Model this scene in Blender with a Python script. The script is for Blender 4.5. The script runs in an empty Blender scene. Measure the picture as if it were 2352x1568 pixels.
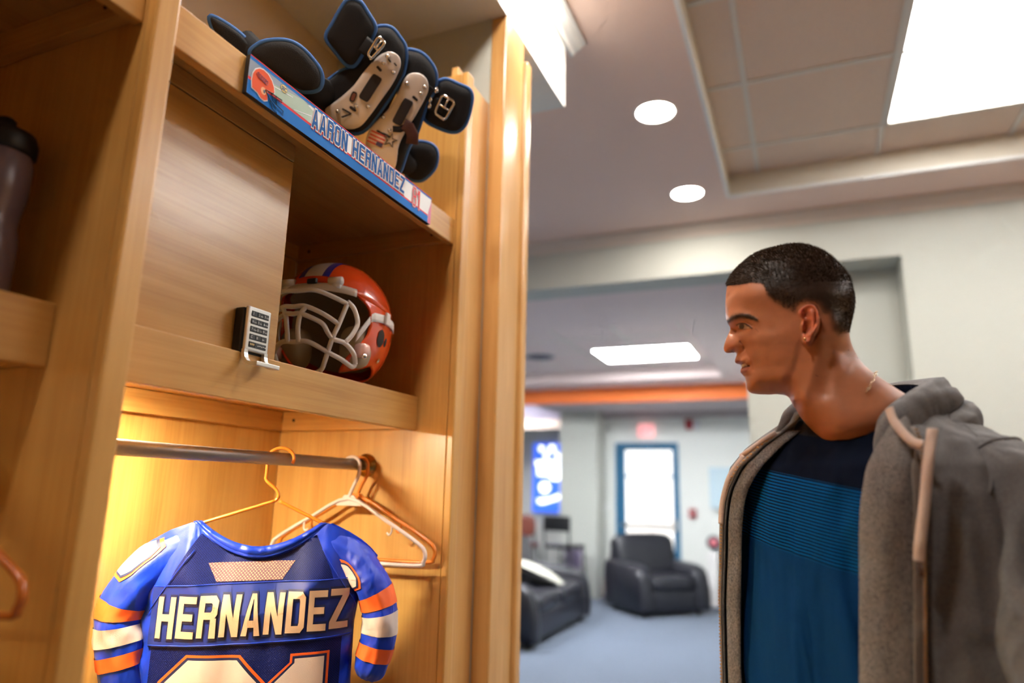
import bpy, bmesh, math, random
import numpy as np
from mathutils import Vector, Matrix, noise

# ---------------------------------------------------------------- camera
SC = bpy.context.scene
COL = SC.collection
W, H, FPX = 2352, 1568, 1573.77
cam_d = bpy.data.cameras.new('camera')
cam = bpy.data.objects.new('camera', cam_d)
COL.objects.link(cam)
SC.camera = cam
yaw, pitch, roll = (math.radians(a) for a in (23.105, 12.232, 1.3675))
cfw = Vector((-math.sin(yaw) * math.cos(pitch), math.cos(yaw) * math.cos(pitch), math.sin(pitch)))
crt = Vector((math.cos(yaw), math.sin(yaw), 0))
cup = crt.cross(cfw)
crt, cup = (crt * math.cos(roll) + cup * math.sin(roll)), (cup * math.cos(roll) - crt * math.sin(roll))
CAM = Vector((0.75, 0.0, 1.46))
M = Matrix((crt, cup, -cfw)).transposed().to_4x4()
M.translation = CAM
cam.matrix_world = M
cam_d.sensor_width = 36.0
cam_d.lens = FPX * 36.0 / W
cam_d.clip_start = 0.02
cam_d.clip_end = 60
cam_d.dof.use_dof = True
cam_d.dof.focus_distance = 1.24
cam_d.dof.aperture_fstop = 1.5

# ---------------------------------------------------------------- world, exposure
wd = bpy.data.worlds.new('world')
SC.world = wd
wd.use_nodes = True
wd.node_tree.nodes['Background'].inputs[0].default_value = (0.85, 0.9, 1.0, 1)
wd.node_tree.nodes['Background'].inputs[1].default_value = 0.4
SC.view_settings.view_transform = 'Standard'
SC.view_settings.look = 'None'
SC.view_settings.gamma = 1.0
SC.view_settings.use_curve_mapping = False
SC.view_settings.exposure = 0.3

cy = SC.cycles
cy.max_bounces = 5; cy.diffuse_bounces = 3; cy.glossy_bounces = 3; cy.transmission_bounces = 4; cy.transparent_max_bounces = 6
cy.caustics_reflective = False; cy.caustics_refractive = False; cy.sample_clamp_indirect = 6.0
cy.use_adaptive_sampling = True; cy.adaptive_threshold = .18; cy.adaptive_min_samples = 10
cy.use_denoising = True

TROFFER = 14.0      # emission of the fluorescent diffusers
DOWNLIGHT = 185.0   # emission of the recessed lamps
LOUNGE = 54.0      # emission of the lounge diffusers
LOCKER_W = 8.6     # watts of the warm lamp under the locker shelf

# ---------------------------------------------------------------- helpers
def srgb(r, g, b):
    f = lambda c: (c / 12.92 if c <= 0.04045 else ((c + 0.055) / 1.055) ** 2.4)
    return (f(r / 255), f(g / 255), f(b / 255), 1)

def thing(name, label, cat, loc=(0, 0, 0), group=None):
    o = bpy.data.objects.new(name, None)
    COL.objects.link(o)
    o.location = loc
    o.empty_display_size = 0.05
    o['label'] = label
    o['category'] = cat
    if group: o['group'] = group
    return o

def tag(o, label, cat, group=None):
    o['label'] = label
    o['category'] = cat
    if group: o['group'] = group
    return o

def wloc(o):
    v = Vector((0, 0, 0))
    while o is not None:
        v += o.location
        o = o.parent
    return v

def link(name, me, mat, parent=None, smooth=False):
    """link mesh data (world coordinates) as one object under parent"""
    o = bpy.data.objects.new(name, me)
    COL.objects.link(o)
    if mat is not None and not me.materials:
        for m in (mat if isinstance(mat, (list, tuple)) else [mat]):
            me.materials.append(m)
    if parent is not None:
        off = wloc(parent)
        me.transform(Matrix.Translation(-off))
        o.parent = parent
    if smooth:
        me.polygons.foreach_set('use_smooth', [True] * len(me.polygons))
    return o

def struct(o):
    o['kind'] = 'structure'
    return o

def dup(o, loc, rotz=None, label=None):
    """copy of a thing with its parts and sub-parts"""
    r = o.copy(); COL.objects.link(r)
    r.location = loc
    if rotz is not None: r.rotation_euler = (0, 0, rotz)
    if label: r['label'] = label
    for ch in list(o.children):
        c = ch.copy(); COL.objects.link(c); c.parent = r
        for g in list(ch.children):
            d = g.copy(); COL.objects.link(d); d.parent = c
    return r

class MB:
    """collects shapes for ONE mesh"""
    def __init__(s, M=None):
        s.v = []; s.f = []; s.mi = []; s.M = M; s.cur = 0
    def add(s, vs, fs, M=None):
        n = len(s.v)
        m = M if M is not None else s.M
        for p in vs:
            p = Vector(p)
            s.v.append(tuple(m @ p) if m is not None else tuple(p))
        for f in fs:
            s.f.append([i + n for i in f]); s.mi.append(s.cur)
        return s
    def box(s, x0, x1, y0, y1, z0, z1, c=0.0, M=None):
        x0, x1 = min(x0, x1), max(x0, x1); y0, y1 = min(y0, y1), max(y0, y1); z0, z1 = min(z0, z1), max(z0, z1)
        if c <= 0:
            vs = [(x, y, z) for x in (x0, x1) for y in (y0, y1) for z in (z0, z1)]
            fs = [(0, 1, 3, 2), (4, 6, 7, 5), (0, 4, 5, 1), (2, 3, 7, 6), (0, 2, 6, 4), (1, 5, 7, 3)]
            return s.add(vs, fs, M)
        bm = bmesh.new()
        bmesh.ops.create_cube(bm, size=1)
        for v in bm.verts:
            v.co = Vector((x0 + (v.co.x + .5) * (x1 - x0), y0 + (v.co.y + .5) * (y1 - y0), z0 + (v.co.z + .5) * (z1 - z0)))
        c = min(c, .49 * min(x1 - x0, y1 - y0, z1 - z0))
        bmesh.ops.bevel(bm, geom=bm.edges[:], offset=c, segments=s.seg if hasattr(s, 'seg') else 2, profile=.5, affect='EDGES')
        bm.verts.index_update()
        vs = [tuple(v.co) for v in bm.verts]; fs = [[v.index for v in f.verts] for f in bm.faces]
        bm.free()
        return s.add(vs, fs, M)
    def prism(s, poly, a0, a1, axis='y', M=None):
        """extrude a closed 2-D outline along an axis; poly in the other two axes (x,z)/(y,z)/(x,y)"""
        n = len(poly)
        def mk(p, a):
            return {'y': (p[0], a, p[1]), 'x': (a, p[0], p[1]), 'z': (p[0], p[1], a)}[axis]
        vs = [mk(p, a0) for p in poly] + [mk(p, a1) for p in poly]
        fs = [list(range(n))[::-1], list(range(n, 2 * n))]
        fs += [(i, (i + 1) % n, n + (i + 1) % n, n + i) for i in range(n)]
        return s.add(vs, fs, M)
    def tube(s, path, r, seg=8, closed=False, M=None, cap=True, flat=1.0, up=None):
        path = [Vector(p) for p in path]
        n = len(path)
        rs = r if isinstance(r, (list, tuple)) else [r] * n
        vs = []; fs = []
        nrm = None
        for i, p in enumerate(path):
            if closed: t = path[(i + 1) % n] - path[i - 1]
            else: t = path[min(i + 1, n - 1)] - path[max(i - 1, 0)]
            t.normalize()
            if up is not None:
                nrm = Vector(up) - t * t.dot(Vector(up))
            elif nrm is None:
                a = Vector((0, 0, 1)) if abs(t.z) < .9 else Vector((1, 0, 0))
                nrm = a - t * t.dot(a)
            else:
                nrm = nrm - t * t.dot(nrm)
            nrm.normalize()
            b = t.cross(nrm)
            for k in range(seg):
                a = 2 * math.pi * k / seg
                vs.append(p + nrm * (rs[i] * math.cos(a) * flat) + b * (rs[i] * math.sin(a)))
        m = n if closed else n - 1
        for i in range(m):
            j = (i + 1) % n
            for k in range(seg):
                l = (k + 1) % seg
                fs.append((i * seg + k, i * seg + l, j * seg + l, j * seg + k))
        if not closed and cap:
            fs.append(list(range(seg))[::-1]); fs.append([(n - 1) * seg + k for k in range(seg)])
        return s.add(vs, fs, M)
    def lathe(s, prof, c, seg=24, M=None, cap=True):
        """prof: list of (r,z) turned around the vertical axis through c"""
        vs = []; fs = []
        for r, z in prof:
            for k in range(seg):
                a = 2 * math.pi * k / seg
                vs.append((c[0] + r * math.cos(a), c[1] + r * math.sin(a), c[2] + z))
        for i in range(len(prof) - 1):
            for k in range(seg):
                l = (k + 1) % seg
                fs.append((i * seg + k, i * seg + l, (i + 1) * seg + l, (i + 1) * seg + k))
        if cap:
            fs.append(list(range(seg))[::-1]); fs.append([(len(prof) - 1) * seg + k for k in range(seg)])
        return s.add(vs, fs, M)
    def sup(s, c, r, e1=.5, e2=.5, nu=24, nv=14, M=None, fn=None):
        """superellipsoid"""
        pw = lambda x, e: math.copysign(abs(x) ** e, x)
        vs = []; fs = []
        for j in range(nv + 1):
            ph = -math.pi / 2 + math.pi * j / nv
            for i in range(nu):
                th = 2 * math.pi * i / nu
                p = Vector((r[0] * pw(math.cos(ph), e1) * pw(math.cos(th), e2), r[1] * pw(math.cos(ph), e1) * pw(math.sin(th), e2), r[2] * pw(math.sin(ph), e1)))
                if fn: p = fn(p)
                vs.append(p + Vector(c))
        for j in range(nv):
            for i in range(nu):
                k = (i + 1) % nu
                fs.append((j * nu + i, j * nu + k, (j + 1) * nu + k, (j + 1) * nu + i))
        return s.add(vs, fs, M)
    def grid(s, fn, nu, nv, closed_u=False, M=None, flip=False):
        vs = [fn(i / (nu if closed_u else nu - 1), j / (nv - 1)) for j in range(nv) for i in range(nu)]
        fs = []
        for j in range(nv - 1):
            for i in range(nu if closed_u else nu - 1):
                k = (i + 1) % nu
                q = (j * nu + i, j * nu + k, (j + 1) * nu + k, (j + 1) * nu + i)
                fs.append(q[::-1] if flip else q)
        return s.add(vs, fs, M)
    def data(s, name):
        me = bpy.data.meshes.new(name)
        me.from_pydata([tuple(p) for p in s.v], [], s.f)
        if any(s.mi): me.polygons.foreach_set('material_index', s.mi)
        me.update()
        return me
    def build(s, name, mat, parent=None, smooth=False, fix=True):
        me = s.data(name)
        if fix:
            bm = bmesh.new(); bm.from_mesh(me)
            bmesh.ops.remove_doubles(bm, verts=bm.verts[:], dist=1e-6)
            bmesh.ops.recalc_face_normals(bm, faces=bm.faces[:])
            bm.to_mesh(me); bm.free()
        o = link(name, me, mat, parent, smooth)
        return o

def autosmooth(o, ang=40):
    me = o.data
    me.polygons.foreach_set('use_smooth', [True] * len(me.polygons))
    me.set_sharp_from_angle(angle=math.radians(ang))
    return o

def cbox(name, x0, x1, y0, y1, z0, z1, mat, parent=None, c=.002):
    return MB().box(x0, x1, y0, y1, z0, z1, c).build(name, mat, parent)

def ray(px, py):
    return (cfw * FPX + crt * (px - W / 2) - cup * (py - H / 2)).normalized()
def onp(p0, n, px, py):
    """where the sight line of a measured point meets the real plane it lies on"""
    d = ray(px, py); n = Vector(n)
    return CAM + d * ((Vector(p0) - CAM).dot(n) / d.dot(n))
def onX(v, px, py): return onp((v, 0, 0), (1, 0, 0), px, py)
def onY(v, px, py): return onp((0, v, 0), (0, 1, 0), px, py)
def onZ(v, px, py): return onp((0, 0, v), (0, 0, 1), px, py)

def catmull(pts, n, closed=False):
    P = [np.array(p, float) for p in pts]; m = len(P); out = []
    segs = m if closed else m - 1
    for i in range(segs):
        if closed: a, b, c, d = P[i - 1], P[i], P[(i + 1) % m], P[(i + 2) % m]
        else: a, b, c, d = P[max(i - 1, 0)], P[i], P[i + 1], P[min(i + 2, m - 1)]
        for k in range(n):
            t = k / n
            out.append(.5 * ((2 * b) + (c - a) * t + (2 * a - 5 * b + 4 * c - d) * t * t + (3 * b - a - 3 * c + d) * t ** 3))
    if not closed: out.append(P[-1])
    return out

# ---------------------------------------------------------------- materials
MATS = {}
def mat(name, col, rough=.6, metal=0.0, emit=None, estr=1.0, spec=.5, coat=0.0, coatr=.1, sheen=0.0, bump=0.0, bscale=200.0, var=0.0, vscale=20.0, trans=0.0, ior=1.45, sss=0.0, alpha=1.0):
    if name in MATS: return MATS[name]
    m = bpy.data.materials.new(name); m.use_nodes = True
    nt = m.node_tree; b = nt.nodes['Principled BSDF']
    b.inputs['Base Color'].default_value = col
    b.inputs['Roughness'].default_value = rough
    b.inputs['Metallic'].default_value = metal
    b.inputs['Specular IOR Level'].default_value = spec
    b.inputs['Coat Weight'].default_value = coat
    b.inputs['Coat Roughness'].default_value = coatr
    b.inputs['Sheen Weight'].default_value = sheen
    b.inputs['Transmission Weight'].default_value = trans
    b.inputs['IOR'].default_value = ior
    b.inputs['Alpha'].default_value = alpha
    if sss:
        b.inputs['Subsurface Weight'].default_value = sss
        b.inputs['Subsurface Radius'].default_value = (.012, .004, .002)
        b.inputs['Subsurface Scale'].default_value = 1.0
    if emit is not None:
        b.inputs['Emission Color'].default_value = emit
        b.inputs['Emission Strength'].default_value = estr
    tc = None
    if bump or var:
        tc = nt.nodes.new('ShaderNodeTexCoord')
    if bump:
        n = nt.nodes.new('ShaderNodeTexNoise'); n.inputs['Scale'].default_value = bscale; n.inputs['Detail'].default_value = 3
        nt.links.new(tc.outputs['Object'], n.inputs['Vector'])
        bp = nt.nodes.new('ShaderNodeBump'); bp.inputs['Strength'].default_value = bump; bp.inputs['Distance'].default_value = .002
        nt.links.new(n.outputs['Fac'], bp.inputs['Height']); nt.links.new(bp.outputs['Normal'], b.inputs['Normal'])
    if var:
        n = nt.nodes.new('ShaderNodeTexNoise'); n.inputs['Scale'].default_value = vscale; n.inputs['Detail'].default_value = 6
        n.inputs['Roughness'].default_value = .65
        nt.links.new(tc.outputs['Object'], n.inputs['Vector'])
        r = nt.nodes.new('ShaderNodeMix'); r.data_type = 'RGBA'
        lo = tuple(c * (1 - var) for c in col[:3]) + (1,); hi = tuple(min(1, c * (1 + var)) for c in col[:3]) + (1,)
        r.inputs[6].default_value = lo; r.inputs[7].default_value = hi
        cr = nt.nodes.new('ShaderNodeMapRange'); cr.inputs[1].default_value = .3; cr.inputs[2].default_value = .7
        nt.links.new(n.outputs['Fac'], cr.inputs[0])
        nt.links.new(cr.outputs[0], r.inputs[0]); nt.links.new(r.outputs[2], b.inputs['Base Color'])
    MATS[name] = m
    return m

def wood(name, axis, base, dark, light, rough=.38, coat=.25, scale=1.0, cath=.0, coatr=.22):
    """maple: fine streaks along the grain axis, broad tone bands, optional cathedral figure"""
    if name in MATS: return MATS[name]
    m = bpy.data.materials.new(name); m.use_nodes = True
    nt = m.node_tree; b = nt.nodes['Principled BSDF']; N = nt.nodes.new; L = nt.links.new
    tc = N('ShaderNodeTexCoord')
    def mp(s_long, s_cross):
        q = N('ShaderNodeMapping'); sc = [s_cross * scale] * 3; sc['xyz'.index(axis)] = s_long * scale
        q.inputs['Scale'].default_value = sc; L(tc.outputs['Object'], q.inputs['Vector']); return q
    n1 = N('ShaderNodeTexNoise'); n1.inputs['Scale'].default_value = 1; n1.inputs['Detail'].default_value = 5; n1.inputs['Roughness'].default_value = .6
    L(mp(3.5, 170).outputs[0], n1.inputs['Vector'])
    n2 = N('ShaderNodeTexNoise'); n2.inputs['Scale'].default_value = 1; n2.inputs['Detail'].default_value = 3; n2.inputs['Distortion'].default_value = .9
    L(mp(1.7, 11).outputs[0], n2.inputs['Vector'])
    w = N('ShaderNodeTexWave'); w.wave_type = 'BANDS'; w.bands_direction = 'DIAGONAL'
    w.inputs['Scale'].default_value = 1.2; w.inputs['Distortion'].default_value = 9; w.inputs['Detail'].default_value = 3; w.inputs['Detail Scale'].default_value = .8
    L(mp(.9, 9).outputs[0], w.inputs['Vector'])
    a = N('ShaderNodeMath'); a.operation = 'MULTIPLY_ADD'; a.inputs[1].default_value = .42; L(n1.outputs['Fac'], a.inputs[0])
    a2 = N('ShaderNodeMath'); a2.operation = 'MULTIPLY'; a2.inputs[1].default_value = .58; L(n2.outputs['Fac'], a2.inputs[0]); L(a2.outputs[0], a.inputs[2])
    a3 = N('ShaderNodeMath'); a3.operation = 'MULTIPLY_ADD'; a3.inputs[1].default_value = cath; L(w.outputs['Fac'], a3.inputs[0]); L(a.outputs[0], a3.inputs[2])
    cr = N('ShaderNodeValToRGB'); L(a3.outputs[0], cr.inputs[0])
    e = cr.color_ramp.elements
    e[0].position = .30; e[0].color = dark; e[1].position = .74 + cath * .6; e[1].color = light
    k = cr.color_ramp.elements.new(.50 + cath * .4); k.color = base
    L(cr.outputs[0], b.inputs['Base Color'])
    b.inputs['Roughness'].default_value = rough
    b.inputs['Coat Weight'].default_value = coat; b.inputs['Coat Roughness'].default_value = coatr
    bp = N('ShaderNodeBump'); bp.inputs['Strength'].default_value = .12; bp.inputs['Distance'].default_value = .001
    L(n1.outputs['Fac'], bp.inputs['Height']); L(bp.outputs['Normal'], b.inputs['Normal'])
    MATS[name] = m
    return m

WB, WD, WL = srgb(213, 160, 86), srgb(195, 138, 66), srgb(227, 178, 104)
wood_z = wood('maple_upright', 'z', WB, WD, WL)
wood_y = wood('maple_rail', 'y', WB, WD, WL)
wood_x = wood('maple_cleat', 'x', WB, WD, WL)
wood_door = wood('maple_door', 'y', WB, WD, WL, rough=.3, coat=.6, coatr=.2, cath=.16)
wood_col = wood('maple_column', 'z', srgb(214, 164, 100), srgb(192, 136, 72), srgb(230, 184, 122), rough=.3, coat=.5)
paint_wall = mat('painted_plaster', srgb(190, 192, 184), .75, bump=.05, bscale=300)
paint_ceiling = mat('ceiling_paint', srgb(242, 213, 199), .85, bump=.05, bscale=200)
paint_white = mat('trim_white', srgb(240, 240, 238), .45)
paint_tan = mat('wall_tan', srgb(222, 204, 184), .8)
paint_orange = mat('orange_paint', srgb(240, 120, 45), .55)
tile_m = mat('ceiling_tile_fissured', srgb(232, 208, 188), .95, bump=.5, bscale=180, var=.06, vscale=150)
bar_m = mat('grid_bar_white', srgb(226, 220, 210), .5)
carpet = mat('blue_grey_carpet', srgb(88, 98, 116), .95, bump=1.0, bscale=350, var=.14, vscale=70, sheen=.2)
metal = mat('brushed_nickel', srgb(150, 146, 146), .42, .75)
chrome = mat('chrome', srgb(225, 222, 218), .12, 1.0)
black_m = mat('black_plastic', srgb(22, 22, 24), .45)
# ================================================================ THE ROOM
ZC = 3.17                                  # main ceiling
TX0, TX1, TY0, TY1 = .432, 4.27, -1.9, 3.934   # tray recess
b = MB()
b.box(-5, TX0, -3.2, 4.33, ZC, ZC + .3); b.box(TX1, 4.6, -3.2, 4.33, ZC, ZC + .3)
b.box(TX0, TX1, TY1, 4.33, ZC, ZC + .3); b.box(TX0, TX1, -3.2, TY0, ZC, ZC + .3)
ceiling = struct(b.build('ceiling', paint_ceiling))
ZT = 3.30
xs = [TX0, .60, 1.215, 1.825, 2.435, 3.045, 3.655, TX1]
ys = [TY1, 3.605, 2.985, 2.37, 1.755, 1.145, .53, -.08, -.69, -1.30, TY0]
TROF = [(1.215, 1.825, 2.37, 3.605), (2.435, 3.045, 2.37, 3.605), (3.655, 4.27, 1.145, 2.37)]  # only the first is in view; the others are added to brighten the lockers
def in_trof(x, y):
    return any(a < x < b_ and c < y < d for a, b_, c, d in TROF)
for i in range(len(xs) - 1):
    for j in range(len(ys) - 1):
        x0, x1, y1, y0 = xs[i], xs[i + 1], ys[j], ys[j + 1]
        if in_trof((x0 + x1) / 2, (y0 + y1) / 2): continue
        cbox('ceiling_tile', x0 + .002, x1 - .002, y0 + .002, y1 - .002, ZT + .003, ZT + .02, tile_m, ceiling, c=.004)
for x in xs[1:-1]:
    cbox('ceiling_grid_bar', x - .012, x + .012, TY0, TY1, ZT - .004, ZT + .004, bar_m, ceiling, c=.001)
for y in ys[1:-1]:
    cbox('ceiling_grid_bar', TX0, TX1, y - .012, y + .012, ZT - .0035, ZT + .0035, bar_m, ceiling, c=.001)
cbox('ceiling_deck', TX0 - .1, TX1 + .1, TY0 - .1, TY1 + .1, ZC + .302, ZC + .33, paint_ceiling, ceiling, c=0)
# thin metal angle round the tray, at the wall and its lower lip
b = MB()
b.box(TX0 - .012, TX0 + .006, TY0, TY1, ZC - .006, ZC + .012, .002); b.box(TX0, TX1, TY1 - .006, TY1 + .012, ZC - .006, ZC + .012, .002)
struct(b.build('trim_1', paint_white))
b = MB(); lz0, lz1 = ZC + .0005, ZT + .003
b.box(TX0, TX0 + .004, TY0, TY1, lz0, lz1); b.box(TX1 - .004, TX1, TY0, TY1, lz0, lz1); b.box(TX0, TX1, TY1 - .004, TY1, lz0, lz1); b.box(TX0, TX1, TY0, TY0 + .004, lz0, lz1)
struct(b.build('trim_8', mat('tray_lining', srgb(224, 216, 200), .7)))
diff_m = mat('troffer_diffuser', srgb(250, 250, 250), .5, emit=(1.0, .985, .95, 1), estr=TROFFER)
spots_lab = ['large bright fluorescent ceiling light in the recessed tile ceiling above the man', 'added fluorescent ceiling light further right in the tile ceiling, outside the view', 'added fluorescent ceiling light at the far right of the tile ceiling, outside the view']
for k, (x0, x1, y0, y1) in enumerate(TROF):
    t = thing('ceiling_light', spots_lab[k], 'light', ((x0 + x1) / 2, (y0 + y1) / 2, ZT), 'fluorescent lights in the tile ceiling')
    f = MB()
    for a in ((x0, x0 + .024, y0, y1), (x1 - .024, x1, y0, y1), (x0, x1, y0, y0 + .024), (x0, x1, y1 - .024, y1)):
        f.box(*a, ZT - .008, ZT + .012, .002)
    f.build('frame', bar_m, t)
    cbox('diffuser', x0 + .02, x1 - .02, y0 + .02, y1 - .02, ZT + .0, ZT + .01, diff_m, t, c=.002)
    cbox('housing', x0 + .01, x1 - .01, y0 + .01, y1 - .01, ZT + .012, ZT + .08, paint_white, t, c=.002)

lamp_m = mat('downlight_lens', srgb(255, 255, 255), .4, emit=(1.0, .92, .82, 1), estr=DOWNLIGHT)
dl_lab = {3.798: 'round recessed downlight, the farther and lower of the two in the ceiling', 2.864: 'round recessed downlight, the nearer and larger of the two in the ceiling'}
for y in (3.798, 2.864, 1.93, .996, .062):
    t = thing('downlight', dl_lab.get(y, 'round recessed downlight above the nameplate locker, out of view' if .5 < y < 1.5 else 'round recessed downlight above the left locker, out of view' if 0 < y < .5 else 'round recessed downlight above the ceiling edge behind the viewer' if y < 0 else 'round recessed downlight beside the white bulkhead, just above the view'), 'light', (.215, y, ZC), 'downlights over the lockers')
    MB().lathe([(.096, -.0005), (.096, -.004), (.088, -.007), (.083, -.004), (.083, -.0005)], (.215, y, ZC), 40, cap=False).build('trim_ring', paint_white, t, True)
    MB().lathe([(.0005, -.005), (.07, -.005), (.0835, -.0025)], (.215, y, ZC), 40, cap=False).build('lens', lamp_m, t, True)

# bulkhead above the lockers, with crown under the ceiling
YB = 2.208
b = MB(); b.box(-.62, 0, -3.2, YB, 2.868, ZC + .01)
struct(b.build('wall_bulkhead', mat('bulkhead_white', srgb(232, 232, 229), .6)))
crown = [(0, 0), (.012, 0), (.02, .012), (.04, .022), (.052, .034), (.064, .036), (.064, .05), (0, .05)]
b = MB()
b.prism([(x, ZC - .05 + z) for x, z in crown], -3.2, YB + .064, 'y')
b.prism([(YB + x, ZC - .0501 + z) for x, z in crown], -.62, .0, 'x')
struct(b.build('trim_2', paint_white))
struct(MB().box(-.72, -.62, -3.2, 1.80, 0, ZC).build('wall_left', paint_tan))
# partition that closes the locker row
YP = 1.66
struct(MB().box(-.62, -.05, YP, 1.842, 0, 2.868).build('wall_partition', paint_wall))
# main back wall with wide opening and a recess behind the man
YW = 4.33; ZH = 2.84; XR = 1.335
b = MB(); b.box(-5, 4.6, YW, YW + .25, ZH, ZC + .3); b.box(XR, 4.6, YW, YW + .25, 0, ZH); b.box(-5, -3.2, YW, YW + .25, 0, ZH)
struct(b.build('wall_back', paint_wall))
struct(MB().box(.44, XR + .2, YW + .25, YW + .40, 0, ZH).build('wall_recess', paint_wall))
crw = [(0, 0), (.01, 0), (.016, .02), (.034, .034), (.05, .05), (.066, .056), (.066, .075), (0, .075)]
struct(MB().prism([(YW - x, ZC - .075 + z) for x, z in crw], -4.9, 4.6, 'x').build('trim_3', mat('cornice_paint', srgb(216, 202, 190), .75)))
struct(MB().box(4.5, 4.6, -3.2, YW, 0, ZC).build('wall_right', wood_z))
struct(MB().box(-.7, 4.6, -3.3, -3.2, 0, ZC).build('wall_front', wood_z))
struct(MB().box(-6, 4.6, -3.3, 13, -.05, 0).build('floor', carpet))

# ---------------------------------------------------------------- the lounge beyond
LX0, LX1, LY0, LY1 = -3.3, -.10, 5.53, 8.37
b = MB()
b.box(-6, LX0, YW + .25, 8.95, ZH, ZH + .4); b.box(LX1, 1.6, YW + .25, 8.95, ZH, ZH + .4)
b.box(LX0, LX1, YW + .25, LY0, ZH, ZH + .4); b.box(LX0, LX1, LY1, 8.95, ZH, ZH + .4)
b.box(LX0 - .02, LX1 + .02, LY0 - .02, LY1 + .02, ZH + .135, ZH + .2)
lceil = struct(b.build('ceiling_lounge', mat('lounge_ceiling_paint', srgb(234, 214, 210), .85)))
lx = [LX0 + .02 + .61 * k for k in range(6)]; ly = [LY1 - .61 * k for k in range(5)]
for x in lx: cbox('ceiling_grid_bar', x - .012, x + .012, LY0, LY1, ZH + .128, ZH + .1345, bar_m, lceil, c=0)
for y in ly: cbox('ceiling_grid_bar', LX0, LX1, y - .012, y + .012, ZH + .1285, ZH + .134, bar_m, lceil, c=0)
ldiff = mat('lounge_diffuser', srgb(250, 250, 250), .5, emit=(.93, .97, 1.0, 1), estr=LOUNGE)
for (x0, x1, y0, y1, lab) in ((-1.31, -.29, 7.05, 7.76, 'rectangular fluorescent light in the lounge ceiling left of the face'), (-1.2, -.45, 5.75, 5.98, 'thin glowing slot light at the near edge of the lounge ceiling recess'), (-3.2, -2.3, 6.3, 6.95, 'fluorescent light in the lounge ceiling hidden by the locker column')):
    t = thing('lounge_light', lab, 'light', ((x0 + x1) / 2, (y0 + y1) / 2, ZH + .128), 'lounge ceiling lights')
    f = MB()
    for a in ((x0 - .02, x0, y0 - .02, y1 + .02), (x1, x1 + .02, y0 - .02, y1 + .02), (x0, x1, y0 - .02, y0), (x0, x1, y1, y1 + .02)):
        f.box(*a, ZH + .118, ZH + .134, .002)
    f.build('frame', bar_m, t)
    cbox('diffuser', x0, x1, y0, y1, ZH + .122, ZH + .132, ldiff, t, c=.001)
# dark round ceiling speaker
t = thing('ceiling_speaker', 'dark round speaker grille in the lounge ceiling beside the wooden column', 'speaker', (-2.0, 7.27, ZH + .13))
MB().lathe([(.001, -.012), (.12, -.012), (.15, -.006)], (-2.0, 7.27, ZH + .13), 28, cap=False).build('grille', mat('speaker_grille', srgb(70, 72, 84), .7), t, True)
MB().lathe([(.15, -.006), (.17, -.008), (.18, -.001)], (-2.0, 7.27, ZH + .13), 28, cap=False).build('rim', mat('speaker_rim', srgb(150, 145, 155), .5), t, True)
# orange beam and lower ceiling behind it
struct(MB().box(-6, .5, 8.95, 8.99, 2.645, ZH).build('trim_4', paint_orange))
struct(MB().box(-2.75, .5, 8.991, 10.3, 2.645, ZH).build('ceiling_lower', mat('lower_ceiling', srgb(190, 178, 180), .85)))
YF = 10.3
XD0, XD1, ZD = -1.89, -.955, 2.195         # door frame outer
b = MB(); b.box(-2.78, XD0, YF, YF + .15, 0, 2.65); b.box(XD1, .6, YF, YF + .15, 0, 2.65); b.box(XD0, XD1, YF, YF + .15, ZD, 2.65)
struct(b.build('wall_far', mat('far_wall_paint', srgb(232, 233, 228), .7)))
struct(MB().box(.5, .6, YW + .4, YF, 0, ZH).build('wall_lounge_right', paint_wall))
p0, p1 = onY(9.85, 1287, 1000).x, onY(9.85, 1371, 1000).x
struct(MB().box(p0, p1, 9.85, YF, 0, 2.645).build('wall_pier', paint_wall))
struct(MB().box(-6.0, p0 + .02, 12.6, 12.7, 0, 3.2).build('wall_alcove', paint_wall))
struct(MB().box(p0, p0 + .1, YF, 12.6, 0, 3.2).build('wall_alcove_side', paint_wall))
struct(MB().box(-6.1, -6.0, YW, 12.7, 0, 3.2).build('wall_lounge_left', paint_wall))
struct(MB().box(-6.0, p0, 8.99, 12.6, 2.95, 3.0).build('ceiling_alcove', paint_white))
z0 = onY(10.6, 1240, 962).z; z1 = onY(10.6, 1240, 918).z
struct(MB().box(-6.0, p0, 10.6, 10.75, z0, 2.95).build('trim_5', mat('lavender_white', srgb(226, 220, 240), .6)))
z0 = onY(11.6, 1240, 984).z
struct(MB().box(-6.0, p0, 11.6, 11.7, z0, 2.95).build('trim_6', paint_tan))
al = thing('alcove_light', 'small bright round lamp glowing in the alcove beside the column edge', 'light', tuple(onY(10.9, 1190, 972)))
c = onY(10.9, 1191, 971)
MB().lathe([(.001, -.03), (.035, -.02), (.05, 0)], c, 20).build('lens', mat('alcove_lens', srgb(255, 255, 255), .4, emit=(1, .98, 1, 1), estr=25), al, True)
MB().lathe([(.056, -.002), (.056, .05), (.02, .06), (.008, .07), (.008, 2.95 - c.z)], c, 20).build('can', paint_white, al)
struct(MB().box(p1 + .0, XD0 - .0, YF - .016, YF, 0, .18, .002).build('baseboard_far', paint_orange))
struct(MB().box(XD1, .5, YF - .016, YF, 0, .20, .002).build('baseboard_right', paint_orange))
struct(MB().prism([(YF, 2.57), (YF - .03, 2.575), (YF - .06, 2.62), (YF - .06, 2.645), (YF, 2.645)], p1, .5, 'x').build('trim_7', mat('far_cornice', srgb(170, 158, 160), .8)))
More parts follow.
